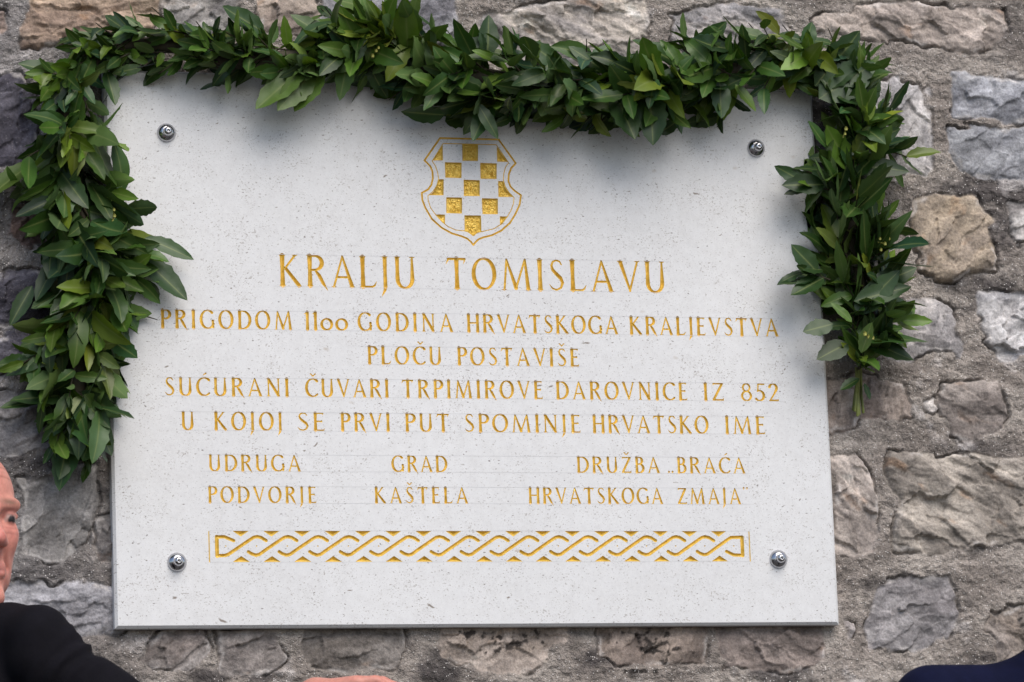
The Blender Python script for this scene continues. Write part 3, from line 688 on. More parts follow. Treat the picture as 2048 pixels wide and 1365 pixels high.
# slab: the carved face, the plain face around it, chamfers and sides
def build_slab():
    X0, X1, Z0, Z1 = -PW/2, PW/2, -PH/2, PH/2
    xs = sorted({X0, X1} | {r[0] for r in REG} | {r[1] for r in REG}); zs = sorted({Z0, Z1} | {r[2] for r in REG} | {r[3] for r in REG})
    V = [np.concatenate(SLABV)]; n = len(V[0]); qs = [np.concatenate(SLABQ)]; gid = {}; gv = []
    for j in range(len(zs)-1):
        for i in range(len(xs)-1):
            cx, cz = .5*(xs[i]+xs[i+1]), .5*(zs[j]+zs[j+1])
            if any(r[0] < cx < r[1] and r[2] < cz < r[3] for r in REG): continue
            f = []
            for (a, b) in ((i,j),(i+1,j),(i+1,j+1),(i,j+1)):
                if (a, b) not in gid: gid[(a, b)] = n+len(gv); gv.append((xs[a], 0, zs[b]))
                f.append(gid[(a, b)])
            qs.append(np.array([f]))
    V.append(np.array(gv)); n += len(gv)
    c, th = .0045, .024
    ring = [(X0,0,Z0),(X1,0,Z0),(X1,0,Z1),(X0,0,Z1)]
    o1 = [(x+math.copysign(c, x), c, z+math.copysign(c, z)) for x, y, z in ring]; o2 = [(x, th, z) for x, y, z in o1]
    V.append(np.array(ring+o1+o2))
    for k in range(4):
        k2 = (k+1) % 4
        qs.append(np.array([(n+k, n+4+k, n+4+k2, n+k2), (n+4+k, n+8+k, n+8+k2, n+4+k2)]))
    qs.append(np.array([(n+8, n+11, n+10, n+9)]))
    me = mesh_np('slab', np.concatenate(V), faces=np.concatenate(qs), tris=np.concatenate(SLABT))
    return obj('slab', me, M_SLAB, plaque)
build_slab()
# pencilled setting-out lines left by the carver
pv, pf = [], []
def pl(x0, z0, x1, z1, w_=.00028):
    n = len(pv); dx, dz = x1-x0, z1-z0; l = math.hypot(dx, dz); nx, nz = -dz/l*w_, dx/l*w_
    pv.extend([(x0+nx,-.00015,z0+nz),(x0-nx,-.00015,z0-nz),(x1-nx,-.00015,z1-nz),(x1+nx,-.00015,z1+nz)]); pf.append((n,n+1,n+2,n+3))
for a, b, zb, s in LINES_Z:
    pl(a-.01, zb-.0005, b+.01, zb-.0005); pl(a-.01, zb+s*1.005, b+.01, zb+s*1.005)
zt, zl = U(0, [(0, 80)])[0][1], U(0, [(0, 307)])[0][1]; xa, xb = U(0, [(-225, 0)])[0][0], U(16, [(230, 0)])[0][0]
pl(xa, zt, xb, zt); pl(xa, zl, xb, zl); pl(xa, zt, xa, zl); pl(xb, zt, xb, zl)
xm = U(8, [(0, 0)])[0][0]; 
obj('pencil_line', mesh_np('pencil_line', pv, faces=pf), M_LINE, plaque)

# four domed steel bolts
def lathe(prof, cen, n=40):
    V, F = [], []
    for r, h in prof:
        for k in range(n):
            a = 2*math.pi*k/n; V.append((cen[0]+r*math.cos(a), cen[1]-h, cen[2]+r*math.sin(a)))
    for j in range(len(prof)-1):
        for k in range(n):
            F.append((j*n+k, j*n+(k+1) % n, (j+1)*n+(k+1) % n, (j+1)*n+k))
    return V, F
for px, py in ((333,266),(1512,297),(354,1125),(1557,1119)):
    p = at(px, py, 0.0)
    V, F = lathe([(.0002,-.001),(.0152,-.001),(.0155,.0008),(.0150,.0022),(.0138,.0042),(.0120,.0062),(.0100,.0078),(.0084,.0088),(.0078,.0090),(.0002,.0091)], p)
    b = obj('mounting_bolt', mesh_np('mounting_bolt', V, faces=F, smooth=True), M_STEEL, plaque)
    V, F = lathe([(.0076,.0085),(.0077,.0105),(.0075,.0125),(.0068,.0148),(.0056,.0166),(.0040,.0177),(.0026,.0180),(.0022,.0178),(.0020,.0150),(.0002,.0149)], p)
    obj('cap_nut', mesh_np('cap_nut', V, faces=F, smooth=True), M_STEEL, b)

# ------------------------------------------------------------------ laurel garland
RG = random.Random(21)
def crom(pts, n):
    """Catmull-Rom through (px,py,depth,radius) rows"""
    P_ = np.array(pts, float); P_ = np.concatenate([[2*P_[0]-P_[1]], P_, [2*P_[-1]-P_[-2]]]); out = []
    for i in range(1, len(P_)-2):
        for k in range(n):
            t = k/n; a, b, c, d = P_[i-1:i+3]
            out.append(.5*((2*b)+(c-a)*t+(2*a-5*b+4*c-d)*t*t+(-a+3*b-3*c+d)*t**3))
    out.append(P_[-2]); return np.array(out)
# flow runs from the tied stems at the right foot, up, along the top and down the left side; last number: reach of the leaves in px
SPINE = [(1716,770,.000,38),(1722,700,-.012,70),(1736,640,-.016,114),(1712,560,-.02,112),(1700,470,-.02,92),(1704,380,-.02,96),(1708,300,-.02,94),(1716,225,-.025,74),
         (1690,148,-.028,70),(1585,112,-.032,60),(1450,145,-.036,92),(1330,172,-.036,98),(1210,168,-.036,92),(1090,170,-.036,84),(970,155,-.036,96),(880,140,-.033,92),(800,100,-.033,84),
         (730,88,-.033,78),(640,112,-.033,78),(530,122,-.033,78),(430,112,-.03,66),(330,88,-.025,52),(218,100,-.018,54),(138,165,-.012,74),(140,250,-.01,92),(142,340,-.01,100),(166,430,-.012,108),
         (200,520,-.016,116),(186,600,-.012,96),(166,690,-.01,94),(156,780,-.006,94),(152,850,-.004,76),(146,900,0,54),(138,935,0,34)]
sp = crom(SPINE, 8)
spw = np.array([at(x, y, Y) for x, y, Y, r in sp]); spr = sp[:, 3]/1200.0
seg = np.linalg.norm(np.diff(spw, axis=0), axis=1); cum = np.concatenate([[0], np.cumsum(seg)]); TOT = cum[-1]
def spine(s):
    s = min(max(s, 0), TOT-1e-6); i = int(np.searchsorted(cum, s, 'right')-1); t = (s-cum[i])/seg[i]
    T = spw[i+1]-spw[i]; j = min(i+3, len(spw)-1); k = max(i-3, 0); T = spw[j]-spw[k]
    return spw[i]*(1-t)+spw[i+1]*t, T/np.linalg.norm(T), spr[i]*(1-t)+spr[i+1]*t
LV, LF, LC, LVN = [], [], [], []
NS = 11
def add_leaf(base, d, nrm, Ln, Wd, col, curl, fold, wav, twist=0.0, petiole=True):
    """one laurel leaf: a folded, curled blade with a wavy margin and a pale midrib"""
    d = d/np.linalg.norm(d); nrm = nrm-d*np.dot(nrm, d); nn = np.linalg.norm(nrm)
    if nn < 1e-3: nrm = np.cross(d, [.3, .5, .8]); nn = np.linalg.norm(nrm)
    nrm = nrm/nn; s = np.cross(d, nrm)
    off = sum(len(v) for v in LV)
    v, vn = [], []
    ph = RG.uniform(0, 6.28); tw = twist; p = np.array(base, float); pos = p.copy()
    ang = 0.0; skew = RG.uniform(-.12, .12); tip = RG.uniform(1.25, 1.7)
    prev = 0
    for i in range(NS+1):
        t = i/NS; dl = (t-prev)*Ln; prev = t
        ang += curl/NS
        dd = d*math.cos(ang)-nrm*math.sin(ang); up = nrm*math.cos(ang)+d*math.sin(ang)
        pos = pos+dd*dl+s*skew*dl*math.sin(3*t)
        wt = Wd*(math.sin(math.pi*min(1, t**.86))**.72)*(1-.12*t**3) if 0 < t < 1 else 0.0
        a = tw*t; s2 = s*math.cos(a)+up*math.sin(a); u2 = up*math.cos(a)-s*math.sin(a)
        for k in (-2, -1, 0, 1, 2):
            f = k/2; wv = wav*math.sin(ph+t*17+k*1.3)*abs(f)
            wk = wt*(1+.085*math.sin(ph*2+t*38+k)*(abs(k) == 2))
            v.append(pos+s2*f*wk+u2*(abs(f)**1.2*fold*wk+wv*wt)); vn.append(1.0 if k == 0 else 0.0)
    F = []
    for i in range(NS):
        for k in range(4):
            a = off+i*5+k; F.append((a, a+1, a+6, a+5))
    LV.append(np.array(v)); LF.append(np.array(F)); LVN.append(np.array(vn)); LC.append(np.tile(col, (len(v), 1)))
GREENS = [((.014,.036,.010),.28),((.036,.082,.012),.28),((.066,.132,.017),.22),((.022,.062,.032),.08),((.115,.195,.020),.08),((.19,.23,.022),.04),((.075,.115,.045),.08)]
def green(bias=0.0):
    x = RG.random()*(1-bias)+bias*RG.random()
    for c, p in GREENS:
        if x < p: break
        x -= p
    k = RG.uniform(.75, 1.3); return np.array([c[0]*k*RG.uniform(.85, 1.15), c[1]*k, c[2]*k*RG.uniform(.8, 1.2)])
def rv(): return np.array([RG.gauss(0, 1), RG.gauss(0, 1), RG.gauss(0, 1)])
TWV, TWF, BDV, BDF = [], [], [], []
def tube(VV, FF, pts, rad, n=6):
    pts = np.array(pts, float); off = len(VV)
    for i, p in enumerate(pts):
        t = pts[min(i+1, len(pts)-1)]-pts[max(i-1, 0)]; t /= np.linalg.norm(t)
        a = np.cross(t, [.31, .87, .4]); a /= np.linalg.norm(a); b = np.cross(t, a); r = rad[i] if hasattr(rad, '__len__') else rad
        for k in range(n):
            q = 2*math.pi*k/n; VV.append(p+a*r*math.cos(q)+b*r*math.sin(q))
    for i in range(len(pts)-1):
        for k in range(n): FF.append((off+i*n+k, off+i*n+(k+1) % n, off+(i+1)*n+(k+1) % n, off+(i+1)*n+k))
    c0 = len(VV); VV.append(pts[0]); VV.append(pts[-1])
    for k in range(n):
        FF.append((off+k, off+(k+1) % n, c0)); FF.append((off+(len(pts)-1)*n+(k+1) % n, off+(len(pts)-1)*n+k, c0+1))
OUTW = np.array([0, -1.0, 0])
def inside_reach(p, k=1.1):
    d2 = (spw[:, 0]-p[0])**2+(spw[:, 2]-p[2])**2; i = int(d2.argmin())
    return d2[i] < (k*spr[i])**2*(1 if 4 < i < len(spr)-5 else 1.6)
def sprig(base, d, rad, n, scale, outward, bright=0.0, lmul=1.0, free=False):
    d = d/np.linalg.norm(d); ln = .022+.009*n*scale*.6
    tube(TWV, TWF, [base, base+d*ln*.5+rv()*.001, base+d*ln], [.0016, .0013, .0008], 5)
    base_col = green(); ph = RG.uniform(0, 6.28)
    a = np.cross(d, outward); a /= np.linalg.norm(a)+1e-9; b = np.cross(a, d)
    for k in range(n):
        t = (k+.5)/n; q = ph+k*2.4; splay = math.radians(RG.uniform(34, 66)*(1.08-.55*t))
        side = a*math.cos(q)+b*math.sin(q)
        ld = d*math.cos(splay)+side*math.sin(splay)+.13*rv()
        p = base+d*ln*t
        nr = d*math.sin(splay)*.6-side*.0+outward*.55-ld*.0+.28*rv()
        c = base_col*.5+green()*.5
        if bright and RG.random() < bright: c = c*1.5+np.array([.03,.03,0])
        Ln = RG.uniform(.056, .104)*scale*(1.0-.25*t)*lmul
        kk = 9 if free else (1.42 if RG.random() < .14 else 1.1)
        if not inside_reach(p+ld/np.linalg.norm(ld)*Ln, kk):
            Ln *= .75
            if not inside_reach(p+ld/np.linalg.norm(ld)*Ln, kk): continue
        add_leaf(p, ld, nr, Ln, Ln*RG.uniform(.15, .215), c, RG.uniform(-.6, 1.0), RG.uniform(.0, .4), RG.uniform(.02, .12), RG.gauss(0, .5))
def ok_depth(p): return p[1] < .012
s_ = 0.03
while s_ < TOT-.02:
    c, T, R = spine(s_); R *= 1+.28*math.sin(s_*31+1.3)*math.sin(s_*13.7); c = c+np.array([RG.gauss(0, .006), 0, RG.gauss(0, .006)])
    e1 = np.cross(T, OUTW); e1 /= np.linalg.norm(e1)
    for j in range(2):
        ph = math.radians(RG.uniform(-25, 205)); rad = e1*math.cos(ph)+OUTW*math.sin(ph)*.72
        tilt = math.radians(RG.uniform(8, 62)); core = min(R*.34, .026)
        base = c+rad*core*RG.uniform(.5, 1.1)-T*.015
        d = T*math.cos(tilt)+rad*math.sin(tilt)*(.85 if abs(math.cos(ph)) > .5 else .6)+.22*rv()
        fr = s_/TOT
        sc = np.clip(R/.068, .62, 1.22)
        sprig(base, d, rad, RG.choice([5, 6, 7, 8]), sc, rad*.5+OUTW*.6+np.array([0, 0, .35]), .12 if fr > .62 else .04)
    s_ += .0180
# single leaves that stand out from the outline (base px, tip px, depth, width ratio, brightness)
FEAT = [(215,440,250,395,.0,.2,1),(300,480,392,508,-.03,.2,1),(290,520,372,605,-.03,.22,.8),(60,330,-30,395,-.02,.22,1.3),(120,690,8,742,-.02,.22,.7),(130,790,22,812,-.02,.24,.8),(90,800,0,822,-.01,.18,.8),
 (60,580,20,650,.0,.2,.7),(115,520,70,600,-.01,.2,1),(150,860,130,985,-.02,.24,1.2),(140,870,118,960,-.02,.25,1.0),(185,830,218,915,-.03,.26,.9),(110,590,60,615,-.01,.26,1),
 (120,150,38,128,-.02,.22,1.0),(140,200,42,190,-.02,.24,.7),(230,110,145,82,-.03,.24,1.1),(230,80,158,52,-.02,.24,.8),(250,60,210,30,-.03,.3,.7),(215,150,225,212,-.035,.24,.9),
 (600,140,512,222,-.06,.26,1.5),(620,150,560,220,-.06,.28,1.5),(640,150,585,218,-.06,.26,1.4),(745,80,690,10,-.05,.22,1.4),(762,90,730,-12,-.05,.2,1.9),(785,80,775,-10,-.05,.22,1.6),(745,20,665,-6,-.05,.24,1.3),
 (860,52,800,8,-.04,.24,.8),(975,105,982,28,-.05,.28,.7),(965,100,952,55,-.05,.3,.7),(1010,110,1040,68,-.05,.28,1.1),(1120,130,1050,84,-.05,.28,.9),(1205,140,1142,88,-.06,.24,1.1),
 (1360,130,1272,66,-.05,.26,1.0),(1390,100,1448,38,-.05,.24,1.0),(1610,90,1622,42,-.05,.34,1.0),(1600,80,1560,68,-.05,.3,.9),(1640,160,1728,55,-.06,.24,.6),(1660,170,1730,110,-.06,.26,.7),(1650,190,1755,128,-.07,.3,.9),
 (1690,170,1768,180,-.06,.3,.7),(1680,195,1732,205,-.07,.34,.9),(1690,280,1790,222,-.05,.22,.8),(1700,300,1800,250,-.05,.22,.9),(1710,300,1815,308,-.04,.2,.8),(1700,330,1820,345,-.04,.2,.7),
 (1650,290,1612,245,-.06,.26,1.0),(1640,370,1565,370,-.06,.26,.6),(1640,340,1585,330,-.06,.2,.6),(1630,540,1588,485,-.06,.3,.8),(1640,540,1592,535,-.06,.34,.8),(1640,560,1577,588,-.06,.28,.8),
 (1740,600,1838,618,-.04,.22,.9),(1730,680,1855,662,-.06,.28,1.1),(1735,682,1832,712,-.05,.26,1.0),(1750,570,1830,530,-.05,.24,1.0),(1720,600,1825,575,-.06,.22,1.0),(1720,620,1800,540,-.06,.22,.9),
 (1660,650,1606,665,-.06,.36,.8),(1690,690,1635,712,-.05,.34,.7),(1700,640,1668,600,-.07,.2,1.6),(1725,700,1745,645,-.08,.34,1.6),(1715,760,1680,780,-.03,.34,.9),(1730,770,1740,800,-.02,.28,.8),
 (1235,195,1270,280,-.075,.3,.75),(1300,195,1305,288,-.075,.32,.8),(1440,170,1445,238,-.07,.3,1.2),(1475,175,1510,225,-.07,.26,1.3),(1260,190,1180,212,-.07,.4,1.5),(1100,195,1085,235,-.07,.4,1.6),(880,230,803,226,-.055,.24,.8),
 (960,215,1000,275,-.065,.22,1.0),(980,210,950,280,-.06,.22,1.2),(1340,200,1360,270,-.06,.22,.9),(520,60,448,6,-.05,.24,.9),(505,90,500,20,-.05,.22,1.2),(560,110,500,90,-.06,.24,1.2)]
for bx, by, tx, ty, Y, n in ((215,505,330,515,-.03,7),(225,540,330,575,-.03,7),(215,610,270,690,-.025,6),(90,700,40,730,-.01,5),(80,400,40,370,-.01,5),(1660,380,1610,370,-.05,6),(1660,560,1615,545,-.05,6),(1760,650,1815,640,-.03,6),(1760,300,1800,310,-.03,6),(150,735,138,800,-.045,7),(162,785,172,850,-.045,7),(120,640,90,700,-.03,6),(170,680,215,730,-.04,6),(1640,150,1690,70,-.05,6),(1690,150,1750,110,-.05,6)):
    p, q_ = at(bx, by, Y), at(tx, ty, Y-.004); sprig(p, q_-p, .05, n, .85, OUTW+np.array([0, 0, .4]), .05, free=True)
for bx, by, tx, ty, Y, wr, br in FEAT:
    Yb = Y+RG.uniform(-.004, .012); p = at(bx, by, Yb); q = at(tx, ty, Y-RG.uniform(-.006, .016)); d = q-p; Ln = np.linalg.norm(d)
    p = p-d*.12; Ln *= 1.12
    nr = OUTW+np.array([0, 0, .5])+.35*rv()
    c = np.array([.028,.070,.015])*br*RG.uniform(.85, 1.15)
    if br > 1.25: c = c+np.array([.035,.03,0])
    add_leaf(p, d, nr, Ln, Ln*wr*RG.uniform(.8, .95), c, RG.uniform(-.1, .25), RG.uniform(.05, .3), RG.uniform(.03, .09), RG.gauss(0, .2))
garland = empty('laurel_garland', tuple(at(960, 150, -.03)))
tag(garland, 'thick garland of fresh green laurel branches draped over the top and sides of the plaque', 'garland')
V = np.concatenate(LV); 
V[:, 1] = np.where((np.abs(V[:, 0]) < .606) & (np.abs(V[:, 2]) < .4515), np.minimum(V[:, 1], -.0012), np.minimum(V[:, 1], .012))
me = mesh_np('foliage', V, faces=np.concatenate(LF), smooth=True)
set_attr(me, 'leaf', np.concatenate(LC)); set_attr(me, 'vein', np.concatenate(LVN), 'FLOAT')
obj('foliage', me, M_LEAF, garland)
obj('twig', mesh_np('twig', TWV, tris=[f for f in TWF if len(f) == 3], faces=[f for f in TWF if len(f) == 4], smooth=True), M_TWIG, garland)
# rope core, added as a dark filler so gaps between leaves stay shaded
CV, CFc = [], []
idx = list(range(10, len(spw), 3)); tube(CV, CFc, [spw[i]+np.array([0, .004, 0]) for i in idx], [min(.016, spr[i]*.28) for i in idx], 10)
obj('dark_rope_core', mesh_np('dark_rope_core', CV, tris=[f for f in CFc if len(f) == 3], faces=[f for f in CFc if len(f) == 4], smooth=True), M_TWIG, garland)
# cut stems tied at the right foot
for k in range(7):
    V, F = [], []
    bx = 1716+RG.uniform(-13, 13); by = 828+RG.uniform(-16, 6); Yk = .006-.004*(k % 3)
    tube(V, F, [at(bx, by, Yk), at(1716+(bx-1716)*.6, 790, Yk-.002), at(1716+(bx-1716)*.5+RG.uniform(-8, 8), 735, -.012)], [.0024, .0026, .0022], 8)
    obj('cut_stem', mesh_np('cut_stem', V, tris=[f for f in F if len(f) == 3], faces=[f for f in F if len(f) == 4], smooth=True), M_STEM, garland)
V, F = [], []
tube(V, F, [at(188, 240, -.004), at(202, 213, -.006), at(216, 190, -.012)], .0006, 6)
obj('binding_wire', mesh_np('binding_wire', V, tris=[f for f in F if len(f) == 3], faces=[f for f in F if len(f) == 4], smooth=True), M_WIRE, garland)
V, F = [], []
tube(V, F, [at(232, 165, -.012), at(262, 138, -.03), at(310, 128, -.05)], .0007, 6)
obj('binding_wire', mesh_np('binding_wire', V, tris=[f for f in F if len(f) == 3], faces=[f for f in F if len(f) == 4], smooth=True), M_WIRE, garland)
V, F = [], []
tube(V, F, [at(240, 622, -.02), at(285, 631, -.012), at(315, 640, -.008)], [.0016, .0013, .0007], 6)
obj('bare_twig', mesh_np('bare_twig', V, tris=[f for f in F if len(f) == 3], faces=[f for f in F if len(f) == 4], smooth=True), M_TWIG, garland)
for cl in (((1770,488,-.07),(1762,500,-.065),(1778,478,-.06),(1760,478,-.07)),((1730,668,-.09),(1738,674,-.088),(1745,676,-.085)),((228,420,-.06),(229,432,-.06),(227,442,-.06)),((752,102,-.08),(745,112,-.08),(757,96,-.08)),((1692,258,-.08),(1690,268,-.08))):
    V, F = [], []
    tube(V, F, [at(*cl[0]), at(*cl[-1])+np.array([0,.01,-.004])], .0012, 5)
    for (bx, by, Y) in cl:
        p = at(bx, by, Y); n0 = len(V); r = .0030*RG.uniform(.8, 1.2)
        for a in range(1, 4):
            for k in range(8):
                V.append(p+r*np.array([math.sin(math.pi*a/4)*math.cos(k*math.pi/4), math.sin(math.pi*a/4)*math.sin(k*math.pi/4), 1.3*math.cos(math.pi*a/4)]))
        V.append(p+np.array([0,0,1.3*r])); V.append(p-np.array([0,0,1.3*r]))
        for a in range(2):
            for k in range(8): F.append((n0+a*8+k, n0+a*8+(k+1) % 8, n0+a*8+8+(k+1) % 8, n0+a*8+8+k))
        for k in range(8): F.append((n0+k, n0+(k+1) % 8, n0+24)); F.append((n0+16+(k+1) % 8, n0+16+k, n0+25))
    obj('bud_cluster', mesh_np('bud_cluster', V, tris=[f for f in F if len(f) == 3], faces=[f for f in F if len(f) == 4], smooth=True), M_BUD, garland)

# ------------------------------------------------------------------ people: distance fields turned into one skin
def axis(*segs):
    """rectilinear axis from (end, step) pieces"""
    x = segs[0]; out = [x]
    for e, st in segs[1:]:
        n = max(1, int(round((e-x)/st))); out += list(x+(e-x)*np.arange(1, n+1)/n); x = e
    return np.array(out)
class Field:
    def __init__(s, xs, ys, zs):
        s.a = (xs, ys, zs); s.D = np.full((len(xs), len(ys), len(zs)), .06, np.float32)
    def box(s, lo, hi):
        sl = []
        for ax, l, h in zip(s.a, lo, hi):
            i0, i1 = np.searchsorted(ax, [l, h]); sl.append(slice(max(0, i0-1), min(len(ax), i1+1)))
        return tuple(sl)
    def put(s, lo, hi, fn, k, sub=False):
        sl = s.box(np.array(lo)-.05, np.array(hi)+.05)
        X, Y, Z = np.meshgrid(s.a[0][sl[0]], s.a[1][sl[1]], s.a[2][sl[2]], indexing='ij')
        if X.size == 0: return
        d = fn(X, Y, Z).astype(np.float32); D = s.D[sl]
        if sub: h = np.clip(.5-.5*(D+d)/k, 0, 1); s.D[sl] = D*(1-h)-d*h+k*h*(1-h)
        else: h = np.clip(.5+.5*(D-d)/k, 0, 1); s.D[sl] = D*(1-h)+d*h-k*h*(1-h)
    def cap(s, p, r0, q, r1, k=.012, sub=False):
        p = np.array(p, float); q = np.array(q, float); e = q-p; rm = max(r0, r1)
        def fn(X, Y, Z):
            a, b, c = X-p[0], Y-p[1], Z-p[2]; t = np.clip((a*e[0]+b*e[1]+c*e[2])/(e@e+1e-12), 0, 1)
            return np.sqrt((a-e[0]*t)**2+(b-e[1]*t)**2+(c-e[2]*t)**2)-(r0+(r1-r0)*t)
        s.put(np.minimum(p, q)-rm, np.maximum(p, q)+rm, fn, k, sub)
    def ell(s, c, R, B, k=.012, sub=False):
        """ellipsoid, radii R along the rows of basis B"""
        c = np.array(c, float); rm = max(R)
        def fn(X, Y, Z):
            P_ = [(X-c[0])*b[0]+(Y-c[1])*b[1]+(Z-c[2])*b[2] for b in B]
            k0 = np.sqrt(sum((p/r)**2 for p, r in zip(P_, R))); k1 = np.sqrt(sum((p/r**2)**2 for p, r in zip(P_, R)))+1e-9
            return k0*(k0-1)/k1
        s.put(c-rm, c+rm, fn, k, sub)
    def mesh(s, name):
        D = s.D; xs, ys, zs = s.a; n = D.shape
        D = D.copy(); D[0] = D[-1] = .05; D[:, 0] = D[:, -1] = .05; D[:, :, 0] = D[:, :, -1] = .05
        I = D < 0; c = sum(I[i:n[0]-1+i, j:n[1]-1+j, k:n[2]-1+k].astype(np.int8) for i in (0, 1) for j in (0, 1) for k in (0, 1))
        ac = (c > 0) & (c < 8); ci, cj, ck = np.nonzero(ac); vid = np.full(ac.shape, -1); vid[ac] = np.arange(len(ci))
        S = np.zeros((len(ci), 3)); Nn = np.zeros(len(ci))
        cs = [(i, j, k) for i in (0, 1) for j in (0, 1) for k in (0, 1)]
        for a in cs:
            for b in cs:
                if sum(b) == sum(a)+1 and all(q >= p for p, q in zip(a, b)):
                    da = D[ci+a[0], cj+a[1], ck+a[2]]; db = D[ci+b[0], cj+b[1], ck+b[2]]; x = (da < 0) != (db < 0)
                    t = np.where(x, da/np.where(x, da-db, 1), 0)
                    pa = np.stack([xs[ci+a[0]], ys[cj+a[1]], zs[ck+a[2]]], -1); pb = np.stack([xs[ci+b[0]], ys[cj+b[1]], zs[ck+b[2]]], -1)
                    S += np.where(x[:, None], pa+(pb-pa)*t[:, None], 0); Nn += x
        V = S/Nn[:, None]; F = []
        for ax in range(3):
            A = np.moveaxis(I, ax, 0); sg = A[:-1] != A[1:]; pos = A[:-1]
            VM = np.moveaxis(vid, ax, 0); e, u, v = np.nonzero(sg[:, 1:-1, 1:-1]); u += 1; v += 1
            q = np.stack([VM[e, u-1, v-1], VM[e, u, v-1], VM[e, u, v], VM[e, u-1, v]], -1); fl = pos[e, u, v] ^ (ax == 1)
            F.append(np.where(fl[:, None], q, q[:, ::-1]))
        return V, np.concatenate(F)
def relax(V, F, n=2, lam=.5):
    for _ in range(n):
        A = np.zeros_like(V); c = np.zeros(len(V))
        for a, b in ((0, 1), (1, 2), (2, 3), (3, 0)):
            np.add.at(A, F[:, a], V[F[:, b]]); np.add.at(A, F[:, b], V[F[:, a]]); np.add.at(c, F[:, a], 1); np.add.at(c, F[:, b], 1)
        V = V+lam*(A/np.maximum(c, 1)[:, None]-V)
    return V
def att(px, py, t): return CAM+ray(px, py)*t
CFH = np.array([CF[0], CF[1], 0]); CFH /= np.linalg.norm(CFH); CRH = np.array([CFH[1], -CFH[0], 0]); UP = np.array([0, 0, 1.0])
M_SKIN = mat_attr('skin', 'skin', 0.48, 0.4, (420, .25, .0012), .12)
def mat_cloth(name, col):
    q = N(name); c = q.obj(); n = q.noise(c, 30, 4)
    q.set(Base_Color=q.mix(q.mr(n, .3, .7), tuple(v*.8 for v in col), tuple(v*1.25 for v in col)), Roughness=.9, Specular_IOR_Level=.12)
    wv = q.n('ShaderNodeTexNoise'); q.l(q.map(c, (900, 900, 300)), wv.inputs['Vector']); wv.inputs['Scale'].default_value = 1
    q.bump(q.math('ADD', q.math('MULTIPLY', wv.outputs[0], .15), q.noise(c, 22, 3)), .35, .006)
    return q.m
def head(fl, H, F_, S_, col):
    W = lambda s_, f, u: H+S_*s_+F_*f+UP*u
    B = (S_, F_, UP)
    fl.ell(W(0, -.010, .036), (.074, .096, .084), B, .02); fl.ell(W(0, .030, -.032), (.059, .062, .078), B, .025)
    fl.ell(W(0, .036, -.082), (.045, .050, .034), B, .02); fl.cap(W(-.008, .080, -.110), .015, W(.008, .080, -.110), .015, .016)
    for q in (-1, 1):
        fl.cap(W(q*.012, .086, .019), .009, W(q*.047, .070, .024), .009, .012)
        fl.cap(W(q*.043, .057, -.018), .013, W(q*.034, .067, -.024), .015, .018)
        fl.ell(W(q*.033, .098, .003), (.017, .018, .011), B, .010, True)
        fl.cap(W(q*.033, .0725, .003), .0128, W(q*.033, .0726, .003), .0128, .002)
        fl.cap(W(q*.019, .0805, .0085), .0046, W(q*.047, .072, .0075), .0046, .003)     # upper lid
        fl.cap(W(q*.021, .080, -.0065), .0034, W(q*.045, .073, -.0065), .0034, .004)   # lower lid
        fl.cap(W(q*.024, .082, -.016), .004, W(q*.044, .073, -.015), .004, .008)       # bag
        fl.ell(W(q*.0135, .098, -.034), (.008, .010, .008), B, .006)
        fl.cap(W(q*.020, .092, -.044), .004, W(q*.031, .078, -.068), .003, .006, True)  # fold beside the mouth
        fl.ell(W(q*.075, -.008, -.006), (.008, .019, .033), B, .006)
    fl.cap(W(0, .088, .012), .0085, W(0, .107, -.027), .0115, .010); fl.ell(W(0, .109, -.030), (.012, .011, .0105), B, .006)
    fl.cap(W(-.018, .084, -.0665), .0050, W(.018, .084, -.0665), .0050, .006); fl.cap(W(-.016, .085, -.0765), .0062, W(.016, .085, -.0765), .0062, .006)
    fl.cap(W(-.021, .092, -.0715), .0022, W(.021, .092, -.0715), .0022, .003, True)
    fl.cap(W(0, -.02, -.085), .056, W(0, -.035, -.21), .060, .03)
